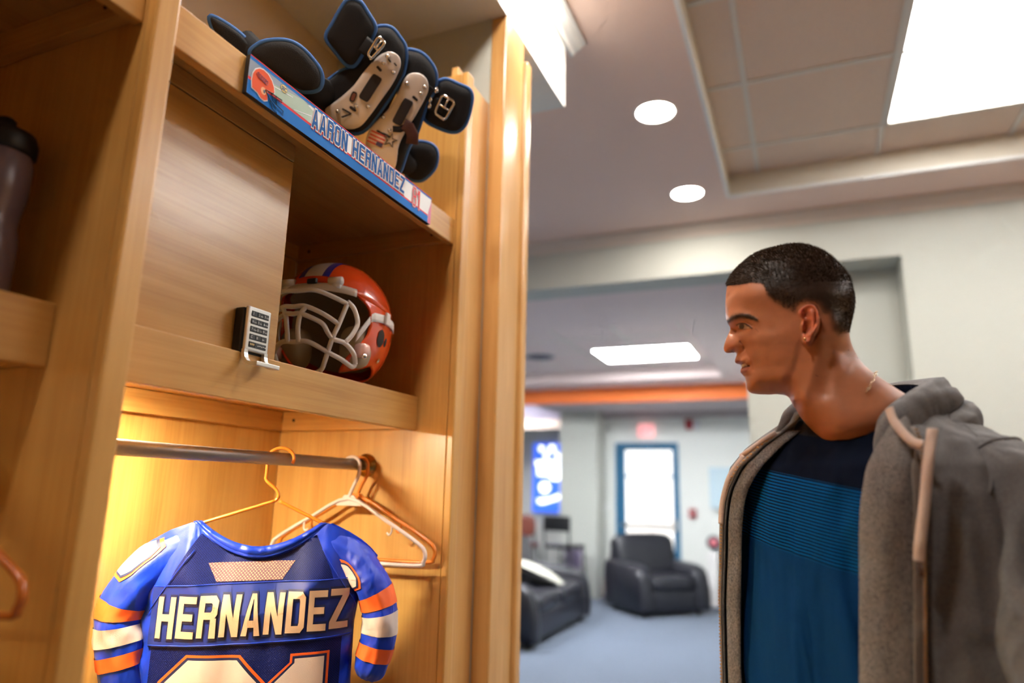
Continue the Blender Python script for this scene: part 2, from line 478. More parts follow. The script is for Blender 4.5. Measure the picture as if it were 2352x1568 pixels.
# fluorescent lights in the alcove, out of view behind the soffits
t = thing('alcove_ceiling_light', 'fluorescent light above the alcove soffit, hidden from the viewer', 'light', (-4.2, 11.15, 2.94))
cbox('diffuser', -4.8, -3.4, 10.9, 11.4, 2.925, 2.935, mat('alcove_diffuser', srgb(250, 250, 250), .5, emit=(.95, .93, 1, 1), estr=13), t)
cbox('housing', -4.82, -3.38, 10.88, 11.42, 2.936, 2.949, paint_white, t)
t = thing('alcove_ceiling_light', 'fluorescent light over the table in the alcove, hidden by the orange beam', 'light', (-4.2, 9.8, 2.94))
cbox('diffuser', -4.8, -3.4, 9.5, 10.1, 2.925, 2.935, MATS['alcove_diffuser'], t)
cbox('housing', -4.82, -3.38, 9.48, 10.12, 2.936, 2.949, paint_white, t)

# door
blue = mat('door_blue', srgb(42, 110, 150), .5)
glow = mat('daylit_frosted_glass', srgb(250, 246, 240), .3, emit=(1.0, .945, .87, 1), estr=.82)
d = struct(bpy.data.objects.new('door_1', None)); COL.objects.link(d); d.location = ((XD0 + XD1) / 2, YF, 0)
cbox('door_frame', XD0, XD0 + .055, YF - .03, YF + .12, 0, ZD, blue, d); cbox('door_frame', XD1 - .055, XD1, YF - .03, YF + .12, 0, ZD, blue, d)
cbox('door_frame', XD0 + .055, XD1 - .055, YF - .03, YF + .12, ZD - .055, ZD, blue, d)
ix0, ix1 = XD0 + .06, XD1 - .06
px0, px1 = ix0 + .075, ix1 - .035
cbox('door_stile', ix0, px0, YF + .03, YF + .075, .01, ZD - .06, blue, d); cbox('door_stile', px1, ix1, YF + .03, YF + .075, .01, ZD - .06, blue, d)
cbox('door_rail', px0, px1, YF + .03, YF + .075, ZD - .10, ZD - .06, blue, d)
cbox('door_rail', px0, px1, YF + .03, YF + .075, 1.695, 1.722, blue, d)
cbox('door_rail', px0, px1, YF + .03, YF + .075, .01, .58, blue, d)
cbox('pane', px0, px1, YF + .05, YF + .058, 1.722, ZD - .10, glow, d, c=0)
cbox('pane', px0, px1, YF + .05, YF + .058, .58, 1.695, glow, d, c=0)
cbox('push_bar', px0 - .05, px1 + .02, YF - .03, YF - .005, .985, 1.02, mat('bar_grey', srgb(90, 98, 108), .35, .8), d, c=.006)
b = MB(); b.box(px1 - .01, px1 + .06, YF - .035, YF + .03, .94, 1.10, .01); b.box(px0 - .05, px0 - .02, YF - .03, YF + .03, .98, 1.025, .004)
b.build('push_bar_bracket', mat('bracket_beige', srgb(200, 195, 188), .4, .4), d)
# ================================================================ LOCKERS
ZL = 2.53
hole_m = mat('screw_hole', srgb(40, 24, 12), .8)
warm_lens = mat('locker_lamp_lens', srgb(255, 240, 210), .4, emit=(1.0, .93, .66, 1), estr=LOCKER_W * 60)
def locker(y0, y1, label, lens_m, lampy):
    """open maple locker; y0..y1 is the clear opening"""
    t = thing('locker', label, 'locker', (-.25, (y0 + y1) / 2, 0), 'maple lockers')
    c = .0025
    cbox('back_panel', -.525, -.51, y0, y1, .45, 2.10, wood_z, t, c=.001)
    cbox('stile', -.019, 0, y1, y1 + .035, 0, ZL, wood_z, t, c=.0035)
    cbox('side_panel', -.51, -.0195, y1 + .0005, y1 + .0345, 0, ZL - .003, wood_z, t, c=.001)
    # seat box at the foot
    cbox('seat_box', -.51, -.03, y0, y1, 0, .42, wood_y, t, c=.003)
    cbox('seat', -.51, .0, y0, y1, .42, .45, wood_y, t, c=.004)
    # shelf with deep lip, cleats below
    cbox('shelf', -.509, -.118, y0, y1, 1.645, 1.66, wood_y, t, c=.001)
    cbox('shelf_lip', -.118, -.10, y0, y1, 1.593, 1.674, wood_y, t, c=.002)
    cbox('cleat', -.509, -.491, y0, y1, 1.596, 1.6445, wood_y, t, c=.0015)
    cbox('cleat', -.491, -.1185, y1 - .018, y1, 1.596, 1.6445, wood_x, t, c=.0015)
    cbox('cleat', -.491, -.1185, y0, y0 + .018, 1.596, 1.6445, wood_x, t, c=.0015)
    # top shelf with front rail
    cbox('top_shelf', -.509, -.04, y0, y1, 2.10, 2.114, wood_y, t, c=.001)
    cbox('top_rail', -.04, -.022, y0, y1, 2.052, 2.118, wood_y, t, c=.002)
    cbox('cleat', -.509, -.491, y0, y1, 2.058, 2.0995, wood_y, t, c=.0015)
    cbox('cleat', -.491, -.0405, y1 - .018, y1, 2.058, 2.0995, wood_x, t, c=.0015)
    cbox('cleat', -.491, -.0405, y0, y0 + .018, 2.058, 2.0995, wood_x, t, c=.0015)
    rot = Matrix.Rotation(math.pi / 2, 4, 'X')
    for x, z in ((-.455, 1.622), (-.075, 2.079), (-.455, 2.079)):
        b = MB(Matrix.Translation((x, y1 - .018, z)) @ rot); b.lathe([(.001, .0006), (.0042, .0006), (.0045, -.002)], (0, 0, 0), 12)
        b.build('screw_hole', hole_m, t)
    # hanging rod with flanges
    b = MB(); b.tube([(-.235, y0, 1.511), (-.235, y1, 1.511)], .0128, 20)
    b.build('hanging_rod', metal, t, True)
    for yy, d in ((y0, 1), (y1, -1)):
        b = MB(Matrix.Translation((-.235, yy, 1.511)) @ Matrix.Rotation(-d * math.pi / 2, 4, 'X'))
        b.lathe([(.028, 0), (.028, .003), (.019, .006), (.0175, .016), (.0135, .016)], (0, 0, 0), 24)
        b.build('rod_flange', mat('flange_brass', srgb(190, 150, 80), .25, 1.0), t, True)
    # warm lamp under the shelf, behind the lip
    f = cbox('lamp_housing', -.43, -.33, lampy - .06, lampy + .06, 1.630, 1.6449, paint_white, t, c=.003)
    cbox('lamp_lens', -.422, -.338, lampy - .052, lampy + .052, 1.6265, 1.6299, lens_m, f, c=.001)
    return t
YL0, YL1 = .575, 1.425
lk = locker(YL0, YL1, 'open maple locker with small door, nameplate and hanging blue jersey', warm_lens, .745)
nb = locker(YL0 - .885, YL0 - .035, 'neighbouring open maple locker at the left edge holding a water bottle', mat('locker_lamp_lens_dim', srgb(255, 240, 210), .4, emit=(1.0, .90, .55, 1), estr=LOCKER_W * 3), .05)
# far left end panel of the neighbour
cbox('side_panel', -.51, 0, YL0 - .92, YL0 - .8855, 0, ZL, wood_z, nb)
# small cabinet with door in the left half of the upper compartment
cbox('cabinet_side', -.505, -.1385, .934, .952, 1.6605, 2.0995, wood_z, lk)
cbox('cabinet_rail', -.138, -.12, YL0 + .001, .952, 2.066, 2.0995, wood_y, lk, c=.0015)
cbox('door', -.138, -.12, YL0 + .004, .951, 1.677, 2.0635, wood_door, lk, c=.0015)
# filler board, end column and bead that finish the row
fin = thing('end_panel', 'tall maple end column with rounded edge bead closing the locker row', 'panel', (-.03, 1.66, 0))
cbox('filler_board', -.07, -.0505, 1.4605, 1.66, 0, 2.578, wood_col, fin)
cbox('column', -.05, 0, 1.66, 1.80, 0, 2.867, wood_col, fin, c=.004)
cbox('edge_bead', -.05, .012, 1.8005, 1.842, 0, 2.80, wood_col, fin, c=.008)

# ---------------------------------------------------------------- keypad lock on the door
silver = mat('silver_satin', srgb(216, 216, 214), .32, .85)
key_m = mat('key_dark', srgb(52, 56, 60), .4)
kl = bpy.data.objects.new('keypad_lock', None); COL.objects.link(kl); kl.parent = lk
kl.location = Vector((-.1, .88, 1.71)) - lk.location
kl['label'] = 'silver keypad lock with dark keys and pull handle'
K0, K1, KZ0, KZ1 = .848, .902, 1.676, 1.7525
cbox('lock_body', -.1195, -.099, K0 - .002, K1 - .004, KZ0 - .004, KZ1 - .002, black_m, kl, c=.003)
# face plate whose lower end curls out into a pull
prof = [(-.091, KZ1), (-.091, 1.672), (-.089, 1.664), (-.083, 1.6575), (-.074, 1.6548), (-.066, 1.6545)]
b = MB()
b.box(-.0988, -.091, K0, K1, KZ0 - .0, KZ1, .003)
b.build('face_plate', silver, kl)
b = MB()
for (ya, yb) in ((K0, K0 + .008), (K1 - .008, K1)):
    pts = [(-.098, 1.6785), (-.098, 1.671), (-.0955, 1.662), (-.0885, 1.6535), (-.078, 1.650), (-.066, 1.6497)]
    out = [(-.0912, 1.6785), (-.0912, 1.672), (-.0895, 1.665), (-.084, 1.6585), (-.076, 1.656), (-.066, 1.6557)]
    b.prism(out + pts[::-1], ya, yb, 'y')
b.box(-.068, -.062, K0, K1, 1.6492, 1.6562, .001)
b.build('pull_handle', silver, kl)
chars = [['1', '2', '3'], ['4', '5', '6'], ['7', '8', '9'], ['C', '0', 'X']]
sub = {'2': 'ABC', '3': 'DEF', '4': 'GHI', '5': 'JKL', '6': 'MNO', '7': 'PQRS', '8': 'TUV', '9': 'WXYZ'}
white_ink = mat('white_ink', srgb(225, 225, 225), .6)
def text_mesh(name, s, size, M, m, parent, bold=0.0, sx=1.0, align='LEFT', ext=0.0):
    cu = bpy.data.curves.new(name, 'FONT'); cu.body = s; cu.size = size; cu.offset = bold; cu.align_x = align; cu.extrude = ext
    cu.resolution_u = 4
    o = bpy.data.objects.new(name, cu); COL.objects.link(o)
    dg = bpy.context.evaluated_depsgraph_get()
    me = bpy.data.meshes.new_from_object(o.evaluated_get(dg))
    bpy.data.objects.remove(o); bpy.data.curves.remove(cu)
    me.name = name
    me.transform(M @ Matrix.Scale(sx, 4, (1, 0, 0)))
    me.materials.clear()
    return link(name, me, m, parent)
def facing_x(x, y, z):
    """frame whose x runs along +Y and y runs up, facing +X"""
    return Matrix(((0, 0, 1, x), (1, 0, 0, y), (0, 1, 0, z), (0, 0, 0, 1)))
kw = (K1 - K0 - .014) / 3
for r in range(5):
    zt = KZ1 - .0075 - r * .0132
    for q in range(3):
        if r == 4 and q == 2: continue
        ya = K0 + .007 + q * kw; yb = ya + kw * (2 if (r == 4 and q == 1) else 1)
        k = cbox('key', -.0912, -.0898, ya + .0003, yb - .0003, zt - .0094, zt, key_m if not (r == 4 and q == 0) else black_m, kl, c=.0006)
        if r < 4:
            text_mesh('key_digit', chars[r][q] if chars[r][q] != 'X' else 'o-', .0062, facing_x(-.0895, ya + .002, zt - .007), white_ink, kl)
            if chars[r][q] in sub: text_mesh('key_letters', sub[chars[r][q]], .0034, facing_x(-.0895, ya + .0065, zt - .007), white_ink, kl)
        elif q == 0:
            for e in range(3):
                cbox('status_light', -.0899, -.0893, ya + .002 + e * .0036, ya + .0042 + e * .0036, zt - .006, zt - .0028, mat('gold_contact', srgb(235, 205, 150), .3, .8), kl, c=0)
        else:
            b = MB()
            for e in range(5): b.box(-.0898, -.0894, ya + .006 + e * .0042, ya + .0088 + e * .0042, zt - .0058 + (e % 2) * .0006, zt - .0044 + (e % 2) * .0006)
            b.build('key_letters', white_ink, kl)
# ================================================================ LETTER SHAPES (block capitals as quads in a unit box)
def strip(a, b_):
    return [[a[i], a[i + 1], b_[i + 1], b_[i]] for i in range(len(a) - 1)]
def rect(x0, x1, y0, y1): return [(x0, y0), (x1, y0), (x1, y1), (x0, y1)]
def ringq(x0, x1, y0, y1, tx, ty, c, e=0.0, cy=None):
    """octagonal ring; e swells the stroke"""
    cy = c if cy is None else cy
    def octo(x0, x1, y0, y1, cx, cy_):
        return [(x0 + cx, y0), (x1 - cx, y0), (x1, y0 + cy_), (x1, y1 - cy_), (x1 - cx, y1), (x0 + cx, y1), (x0, y1 - cy_), (x0, y0 + cy_)]
    o = octo(x0 - e, x1 + e, y0 - e, y1 + e, c + .4 * e, cy + .4 * e); i = octo(x0 + tx + e, x1 - tx - e, y0 + ty + e, y1 - ty - e, max(c - tx * .75, .015), max(cy - ty * .75, .012))
    return [[o[k], o[(k + 1) % 8], i[(k + 1) % 8], i[k]] for k in range(8)]
def glyph(ch, tx=.28, ty=.17, e=0.0):
    X, Y = tx + e, ty + e      # right/upper edge of a left/lower stroke
    x0, x1, y0, y1 = -e, 1 + e, -e, 1 + e
    m0, m1 = .5 - ty * .5 - e, .5 + ty * .5 + e
    if ch == 'H': return [rect(x0, X, y0, y1), rect(1 - X, x1, y0, y1), rect(X, 1 - X, m0, m1)]
    if ch == 'E': return [rect(x0, X, y0, y1), rect(X, x1, y0, Y), rect(X, x1, 1 - Y, y1), rect(X, .86 + e, m0, m1)]
    if ch == 'N': return [rect(x0, X, y0, y1), rect(1 - X, x1, y0, y1), [(x0, y1), (X + .02, y1), (x1, y0), (1 - X - .02, y0)]]
    if ch == 'A':
        k = .5 - tx * .42 - e
        return [[(x0, y0), (X, y0), (.5 + e * .2, .93), (k, y1)], [(1 - X, y0), (x1, y0), (1 - k, y1), (.5 - e * .2, .93)], [(k, y1), (.5, .86), (1 - k, y1), (.5, y1)], [(.20, .2 - e), (.80, .2 - e), (.74, .37 + e), (.26, .37 + e)]]
    if ch == 'Z': return [rect(x0, x1, 1 - Y, y1), rect(x0, x1, y0, Y), [(x0, Y - .001), (X + .06, Y - .001), (x1, 1 - Y + .001), (1 - X - .06, 1 - Y + .001)]]
    if ch == 'O': return ringq(0, 1, 0, 1, tx, ty, .22, e, .12)
    if ch == 'D': return [rect(x0, X, y0, y1)] + strip([(X, y0), (.80, y0), (x1, .13), (x1, .87), (.80, y1), (X, y1)], [(X, Y), (.66, Y), (1 - X, .24), (1 - X, .76), (.66, 1 - Y), (X, 1 - Y)])
    if ch == 'R': return [rect(x0, X, y0, y1)] + strip([(X, y1), (.80, y1), (x1, .88), (x1, .57), (.84, .44 - e), (X, .44 - e)], [(X, 1 - Y), (.64, 1 - Y), (1 - X, .80), (1 - X, .66), (.64, .44 + ty + e), (X, .44 + ty + e)]) + [[(1 - X - .04, y0), (x1, y0), (.96, .47), (.66 - e, .47)]]
    if ch == '8': return ringq(0, 1, 0, .55, tx, ty, .2, e) + ringq(.0, 1, .55 - ty, 1, tx, ty, .22, e)
    if ch == '1': return [rect(.42 - e, .42 + tx * 1.35 + e, y0, y1), [(x0, .72 - e), (.42, .72 - e), (.42, y1), (.30 - e, y1)]]
    if ch == '7': return [rect(x0, x1, 1 - Y, y1), [(.22 - e, y0), (.22 + tx + e, y0), (x1, 1 - Y), (1 - tx - e, 1 - Y)]]
    if ch == 'X': return [[(x0, y0), (X, y0), (x1, y1), (1 - X, y1)], [(1 - X, y0), (x1, y0), (X, y1), (x0, y1)]]
    if ch == 'I': return [rect(.5 - tx * .5 - e, .5 + tx * .5 + e, y0, y1)]
    if ch == 'T': return [rect(x0, x1, 1 - Y, y1), rect(.5 - tx * .5 - e, .5 + tx * .5 + e, y0, 1 - Y)]
    return []
def glyph_mesh(mb, ch, P, x0, w, y0, h, n=1, e=0.0, tx=.28, ty=.17, nrm=(1, 0, 0)):
    """P maps (x,y) on the surface to a point; quads are divided n x n so they follow it"""
    for kq, q in enumerate(glyph(ch, tx, ty, e)):
        lift_ = Vector(nrm) * (kq * .00003)
        q = [(x0 + a * w, y0 + c * h) for a, c in q]
        def at_(u, v):
            a = [(q[0][k] * (1 - u) + q[1][k] * u) * (1 - v) + (q[3][k] * (1 - u) + q[2][k] * u) * v for k in (0, 1)]
            return Vector(P(*a)) + lift_
        mb.grid(at_, n + 1, n + 1)

# ================================================================ NAMEPLATE on the top rail
PX = -.0215
pl = thing('nameplate', 'long blue and white printed nameplate with a name on the locker top rail', 'nameplate', (PX, 1.0, 2.053))
PY0, PY1, PZ0, PZ1 = .715, 1.290, 2.0525, 2.1185
cbox('plate', PX, PX + .009, PY0, PY1, PZ0, PZ1, mat('plate_edge', srgb(30, 30, 34), .4), pl, c=.0008)
pb, pw, pr = mat('print_blue', srgb(0, 112, 200), .65, spec=.2), mat('print_white', srgb(236, 236, 240), .65, spec=.2), mat('print_red', srgb(222, 52, 62), .65, spec=.2)
PF = PX + .009
def ppoly(name, poly, m, lift):
    """flat print on the plate face: outline in (y,z)"""
    b = MB(); b.add([(PF + lift, y, z) for y, z in poly], [list(range(len(poly)))])
    return b.build(name, m, pl, fix=False)
ppoly('print_ground', [(PY0, PZ0), (PY1, PZ0), (PY1, PZ1), (PY0, PZ1)], pw, .0003)
ppoly('print_band', [(PY0, PZ0), (1.277, PZ0), (1.277, PZ0 + .0165), (PY0, PZ0 + .024)], pb, .0005)
ppoly('print_line', [(PY0, PZ0 + .024), (1.277, PZ0 + .0165), (1.277, PZ0 + .0195), (PY0, PZ0 + .029)], pr, .0005)
ppoly('print_border', [(PY0, PZ1), (PY1, PZ1), (PY1, PZ1 - .005), (PY0, PZ1 - .0075)], pb, .0005)
ppoly('print_line', [(PY0, PZ1), (PY1, PZ1), (PY1, PZ1 - .0015), (PY0, PZ1 - .0015)], pr, .0007)
# printed playing field with yard lines and grey stand
ppoly('print_stand', [(PY0, PZ0 + .029), (.80, PZ0 + .028), (.86, PZ1 - .0065), (PY0, PZ1 - .0075)], mat('print_grey', srgb(128, 140, 160), .4), .00045)
ppoly('print_field', [(.752, PZ0 + .0285), (.862, PZ0 + .0265), (.868, PZ0 + .052), (.842, PZ0 + .0585), (.768, PZ0 + .046)], mat('print_green', srgb(150, 172, 150), .4), .0006)
for a in ([(.757, PZ0 + .040), (.815, PZ0 + .0475), (.815, PZ0 + .0492), (.757, PZ0 + .042)], [(.822, PZ0 + .0285), (.866, PZ0 + .040), (.866, PZ0 + .042), (.818, PZ0 + .0285)]):
    ppoly('print_yard_line', a, pw, .0008)
# printed helmet
hm = [(.7215 + .0265 * (1 - math.cos(a)) , 2.0755 + .029 * math.sin(a)) for a in np.linspace(math.radians(-28), math.radians(158), 22)]
hm = [(.7245, 2.066), (.7225, 2.078), (.7235, 2.090), (.728, 2.0995), (.736, 2.106), (.745, 2.1085), (.755, 2.107), (.764, 2.101), (.770, 2.092), (.772, 2.083), (.766, 2.0815), (.757, 2.080), (.7565, 2.073), (.759, 2.0635), (.752, 2.059), (.744, 2.0595), (.737, 2.064)]
cx, cz = .746, 2.084
ppoly('print_helmet_outline', [(cx + (y - cx) * 1.07, cz + (z - cz) * 1.07) for y, z in hm], pw, .0010)
ppoly('print_helmet', hm, mat('print_orange', srgb(232, 88, 46), .65, spec=.2), .0012)
ppoly('print_ear', [(.7485 + .006 * math.cos(a), 2.0735 + .0065 * math.sin(a)) for a in np.linspace(0, 6.283, 15)[:-1]], mat('print_peach', srgb(244, 160, 100), .4), .0014)
ppoly('print_ear', [(.750 + .0025 * math.cos(a), 2.0735 + .003 * math.sin(a)) for a in np.linspace(0, 6.283, 11)[:-1]], mat('print_dark', srgb(36, 52, 66), .4), .0016)
b = MB()
for path in ([(.752, 2.078), (.766, 2.080), (.790, 2.081), (.790, 2.077), (.768, 2.076)], [(.752, 2.077), (.762, 2.068), (.778, 2.061), (.781, 2.052), (.771, 2.055), (.764, 2.066)], [(.766, 2.080), (.770, 2.068), (.795, 2.064), (.795, 2.056)], [(.776, 2.081), (.779, 2.066)]):
    b.tube([(PF + .0016, y, z) for y, z in path], .0006, 5)
b.build('print_face_mask', MATS['print_dark'], pl)
b = MB()
b.tube([(PF + .0016, .733 + .004 * k + .003 * math.cos(a), 2.094 + .0042 * math.sin(a) - .0006 * k) for k, a in [(q / 8, q * 6.283 / 8) for q in range(44)]], .00035, 4)
b.build('print_script', mat('print_mauve', srgb(150, 110, 150), .5), pl)
ppoly('print_badge', [(.7925 + .0085 * math.cos(a), 2.1035 + .0072 * math.sin(a)) for a in np.linspace(0, 6.283, 25)[:-1]], MATS['print_dark'], .0008)
ppoly('print_badge', [(.7925 + .0078 * math.cos(a), 2.1035 + .0065 * math.sin(a)) for a in np.linspace(0, 6.283, 25)[:-1]], mat('print_gold', srgb(226, 190, 90), .4), .0010)
text_mesh('print_letters', 'SEC', .0095, facing_x(PF + .0012, .7925, 2.1002), MATS['print_dark'], pl, bold=.0005, sx=.75, align='CENTER')
# the name and number
def word(s, y0, y1, z0, h, gap=.18, sp=.7, slope=0.0):
    n = sum(sp if c == ' ' else 1 for c in s) + gap * (len(s) - 1)
    w = (y1 - y0) / n; y = y0; out = []
    for c in s:
        cw = w * (sp if c == ' ' else 1)
        if c != ' ': out.append((c, y, cw, z0 + slope * (y - y0), h))
        y += cw + gap * w
    return out
let = word('AARON HERNANDEZ', .866, 1.172, 2.0745, .0365, .2, .55, slope=.012)
for lay, (m, e, dz) in enumerate(((pr, .15, -.0008), (pw, .12, 0), (mat('print_letter_blue', srgb(0, 84, 160), .65, spec=.2), 0, 0))):
    for c, y, w, z, h in let:
        b = MB(); glyph_mesh(b, c, lambda a, q: (PF + .0009 + lay * .0003, a, q), y, w, z + dz, h, 1, e * (.6 if lay < 2 else 1), .29, .16)
        b.build('print_letter', m, pl)
for lay, (m, e) in enumerate(((pr, .16), (pw, .10), (pr, 0))):
    for c, y, w in (('8', 1.206, .017), ('1', 1.226, .016)):
        b = MB(); glyph_mesh(b, c, lambda a, q: (PF + .0009 + lay * .0003, a, q), y, w, 2.068, .043, 1, e * .5, .22, .10)
        b.build('print_number', m, pl)
ppoly('print_swoosh', [(1.277, PZ0), (PY1, PZ0), (PY1, PZ1 - .006), (1.286, PZ0 + .046), (1.279, PZ0 + .028)], mat('print_rose', srgb(205, 90, 130), .4), .0008)

# ================================================================ HELMET on the shelf
HC = Vector((-.186, 1.205, 1.806))
hyaw = math.radians(9)
HF = Vector((math.sin(hyaw), -math.cos(hyaw), 0)); HS = Vector((math.cos(hyaw), math.sin(hyaw), 0)); HU = Vector((0, 0, 1))
# lean back a little
tl = math.radians(4); HF, HU = HF * math.cos(tl) + HU * math.sin(tl), HU * math.cos(tl) - HF * math.sin(tl)
HA, HB, HCc = .136, .112, .134
helm = thing('football_helmet', 'orange football helmet with white face mask and white chin strap on the shelf', 'helmet', tuple(HC - Vector((0, 0, .138))))
def hpt(th, ph, off=0.0):
    """shell surface: th from the front towards its left, ph elevation"""
    cp, sp_ = math.cos(ph), math.sin(ph)
    f, s, u = math.cos(th) * cp, math.sin(th) * cp, sp_
    n = 2.25
    ax = HA * (1.0 if f > 0 else 1.02); cz = HCc if u > 0 else HCc * 1.02
    r = (abs(f / ax) ** n + abs(s / HB) ** n + abs(u / cz) ** n) ** (-1 / n) + off
    return HC + HF * (f * r) + HS * (s * r) + HU * (u * r)
shell_m = mat('helmet_orange', srgb(238, 78, 28), .22, coat=.8, coatr=.06)
mask_m = mat('mask_white', srgb(228, 222, 218), .35, coat=.2)
liner_m = mat('helmet_liner', srgb(168, 150, 122), .7)
PH0 = math.radians(16)
def edge(v):
    return math.radians(np.interp(v, [0, .06, .15, .35, .5, .65, .8, 1], [46, 56, 62, 65, 63, 54, 45, 41]))
def phb(th):
    a = abs(math.degrees(th))
    return math.radians(np.interp(a, [0, 45, 70, 95, 120, 180], [-62, -60, -55, -47, -50, -52]))
b = MB()
b.grid(lambda u, v: hpt(2 * math.pi * u, PH0 + (math.pi / 2 - .001 - PH0) * v), 72, 16, closed_u=True)
def skirt(u, v):
    e = edge(v); th = e + (2 * math.pi - 2 * e) * u
    thw = th if th <= math.pi else th - 2 * math.pi
    return hpt(thw, PH0 + (phb(thw) - PH0) * v)
b.grid(skirt, 90, 26)
sh = b.build('shell', shell_m, helm, True)
md = sh.modifiers.new('thick', 'SOLIDIFY'); md.thickness = .005; md.offset = -1
# liner inside
b = MB()
b.grid(lambda u, v: hpt(2 * math.pi * u, math.radians(20) + (math.pi / 2 - .36) * v, -.016), 48, 10, closed_u=True)
b.grid(lambda u, v: hpt(math.radians(72) + math.radians(216) * u, math.radians(22) - math.radians(66) * v, -.018 - .004 * abs(math.sin(u * 22)) * abs(math.sin(v * 9))), 60, 18)
b.build('liner', liner_m, helm, True)
for sgn in (1, -1):
    b = MB()
    c = hpt(sgn * math.radians(62), math.radians(-38), -.028)
    b.sup(c, (.03, .03, .045), .7, .7); b.build('jaw_pad', liner_m, helm, True)
# centre stripe
def band(x0, x1, m, nm, off):
    b = MB()
    def P(u, v):
        a = math.radians(30) + math.radians(160) * v           # from brow over the crown to the nape
        s = (x0 + (x1 - x0) * u)
        base = hpt(0 if a < math.pi / 2 else math.pi, a if a < math.pi / 2 else math.pi - a)
        d = base - HC; rr = d.length
        k = math.asin(max(-1, min(1, s / rr)))
        dirn = d.normalized() * math.cos(k) + HS * math.sin(k)
        f, q, w_ = dirn.dot(HF), dirn.dot(HS), dirn.dot(HU)
        return hpt(math.atan2(q, f), math.asin(max(-1, min(1, w_))), off)
    b.grid(P, 7, 40); return b.build(nm, m, helm, True)
band(-.020, .020, mat('stripe_white', srgb(222, 208, 196), .3, coat=.5), 'stripe', .0007)
for a in (1, -1): band(a * .020, a * .035, mat('stripe_blue', srgb(30, 40, 150), .3, coat=.5), 'stripe', .0007)
# front bumper with its two clips
b = MB(); b.grid(lambda u, v: hpt(math.radians(-44 + 88 * u), math.radians(13 + 8 * v), .003 + .004 * math.sin(math.pi * v)), 28, 7)
bo = b.build('front_bumper', mat('bumper_white', srgb(214, 202, 190), .5), helm, True)
bo.modifiers.new('thick', 'SOLIDIFY').thickness = .003
for a in (24, -24):
    b = MB(); c = hpt(math.radians(a), math.radians(23), .006)
    b.tube([c - HS * .014, c + HS * .014], .009, 12); b.tube([c - HS * .012 - HU * .010, c + HS * .012 - HU * .010], .007, 10)
    b.build('mask_clip', mask_m, helm, True)
b = MB(); b.box(-.012, .012, -.004, .004, -.006, .006, .003, M=Matrix.Translation(hpt(math.radians(4), math.radians(21), .008))); b.build('bumper_badge', black_m, helm)
# ear holes, vents, snaps
def disc_on(th, ph, rs, ru, m, nm, off=.0012):
    b = MB(); c0 = (th, ph)
    b.grid(lambda u, v: hpt(math.radians(th + rs * v * math.cos(2 * math.pi * u)), math.radians(ph + ru * v * math.sin(2 * math.pi * u)), off * (1 if v > .3 else .6)), 20, 5, closed_u=True)
    return b.build(nm, m, helm, True)
dark_m = mat('hole_dark', srgb(40, 26, 18), .7)
for s in (1, -1):
    disc_on(s * 88, -17, 8, 9.5, dark_m, 'ear_hole'); disc_on(s * 101, -18, 3.0, 5, dark_m, 'vent_hole')
    disc_on(s * 100, -38, 2.5, 2.6, chrome, 'snap', .003)
# chin strap across the side
def strap_pt(t, w, off=.004):
    th = np.interp(t, [0, .3, .62, 1], [50, 66, 92, 128]); ph = np.interp(t, [0, .3, .62, 1], [-24, 0, 5, 5])
    return hpt(math.radians(th), math.radians(ph + w), off if th > 66 else off - .004 + .0)
for s in (1, -1):
    b = MB()
    def P(u, v):
        p = strap_pt(v, (u - .5) * 9); d = p - HC
        return p if s > 0 else p - HS * (2 * d.dot(HS))
    b.grid(P, 4, 26); o = b.build('chin_strap', mat('strap_white', srgb(232, 226, 222), .45), helm, True)
    o.modifiers.new('thick', 'SOLIDIFY').thickness = .0025
    p = strap_pt(.60, 0, .008); p = p if s > 0 else p - HS * (2 * (p - HC).dot(HS))
    b = MB(Matrix.Translation(p) @ Matrix((HF, HU, HS)).transposed().to_4x4()); b.box(-.009, .009, -.014, .014, -.003, .003, .002)
    b.build('strap_buckle', mask_m, helm)
# face mask: bars that stand off the shell on a larger round
def mpt(px_, py_, k=1.0):
    """measured bar point on the mask's own round surface (its left side), for mirroring"""
    o = CAM - HC; d = ray(px_, py_)
    A = Matrix((HF / (.178 * k), HS / (.128 * k), HU / (.20 * k)))
    o2, d2 = A @ o, A @ d
    a_, b_, c_ = d2.dot(d2), o2.dot(d2), o2.dot(o2) - 1
    q = b_ * b_ - a_ * c_
    t = (-b_ - math.sqrt(q)) / a_ if q > 0 else -b_ / a_
    return CAM + d * t
def mir(p): return p - HS * (2 * (p - HC).dot(HS))
def mbar(pts, cross=True, r=.0049, k=1.0):
    """pts run from the centre line outward on the visible side; mirrored to the other"""
    P = [mpt(x, y, k) for x, y in pts]
    if cross:
        P = [p for p in P if (p - HC).dot(HS) > .008]
        f = P[0] - HS * (P[0] - HC).dot(HS)
        path = [mir(p) for p in P[::-1]] + [f] + P
        ps = [path]
    else:
        P = [p + HS * max(0.0, .012 - (p - HC).dot(HS)) for p in P]
        ps = [P, [mir(p) for p in P]]
    for path in ps:
        b = MB(); b.tube(catmull(path, 6), r, 10); b.build('mask_bar', mask_m, fm, True)
fm = bpy.data.objects.new('face_mask', None); COL.objects.link(fm); fm.parent = helm; fm.location = HC - helm.location
mbar([(672, 661), (722, 666), (762, 680), (798, 698)])                                   # brow bar
mbar([(798, 692), (812, 707), (820, 730), (820, 748), (808, 770), (793, 786)], False)     # outer eye loop
mbar([(655, 695), (702, 703), (745, 722), (780, 746)])
mbar([(648, 715), (692, 720), (738, 741), (752, 762), (765, 778), (792, 788), (812, 812), (816, 836)])
mbar([(645, 768), (662, 772), (706, 784), (752, 808), (785, 826), (808, 842), (816, 836)])
mbar([(703, 704), (690, 722), (676, 752), (668, 786)], False)
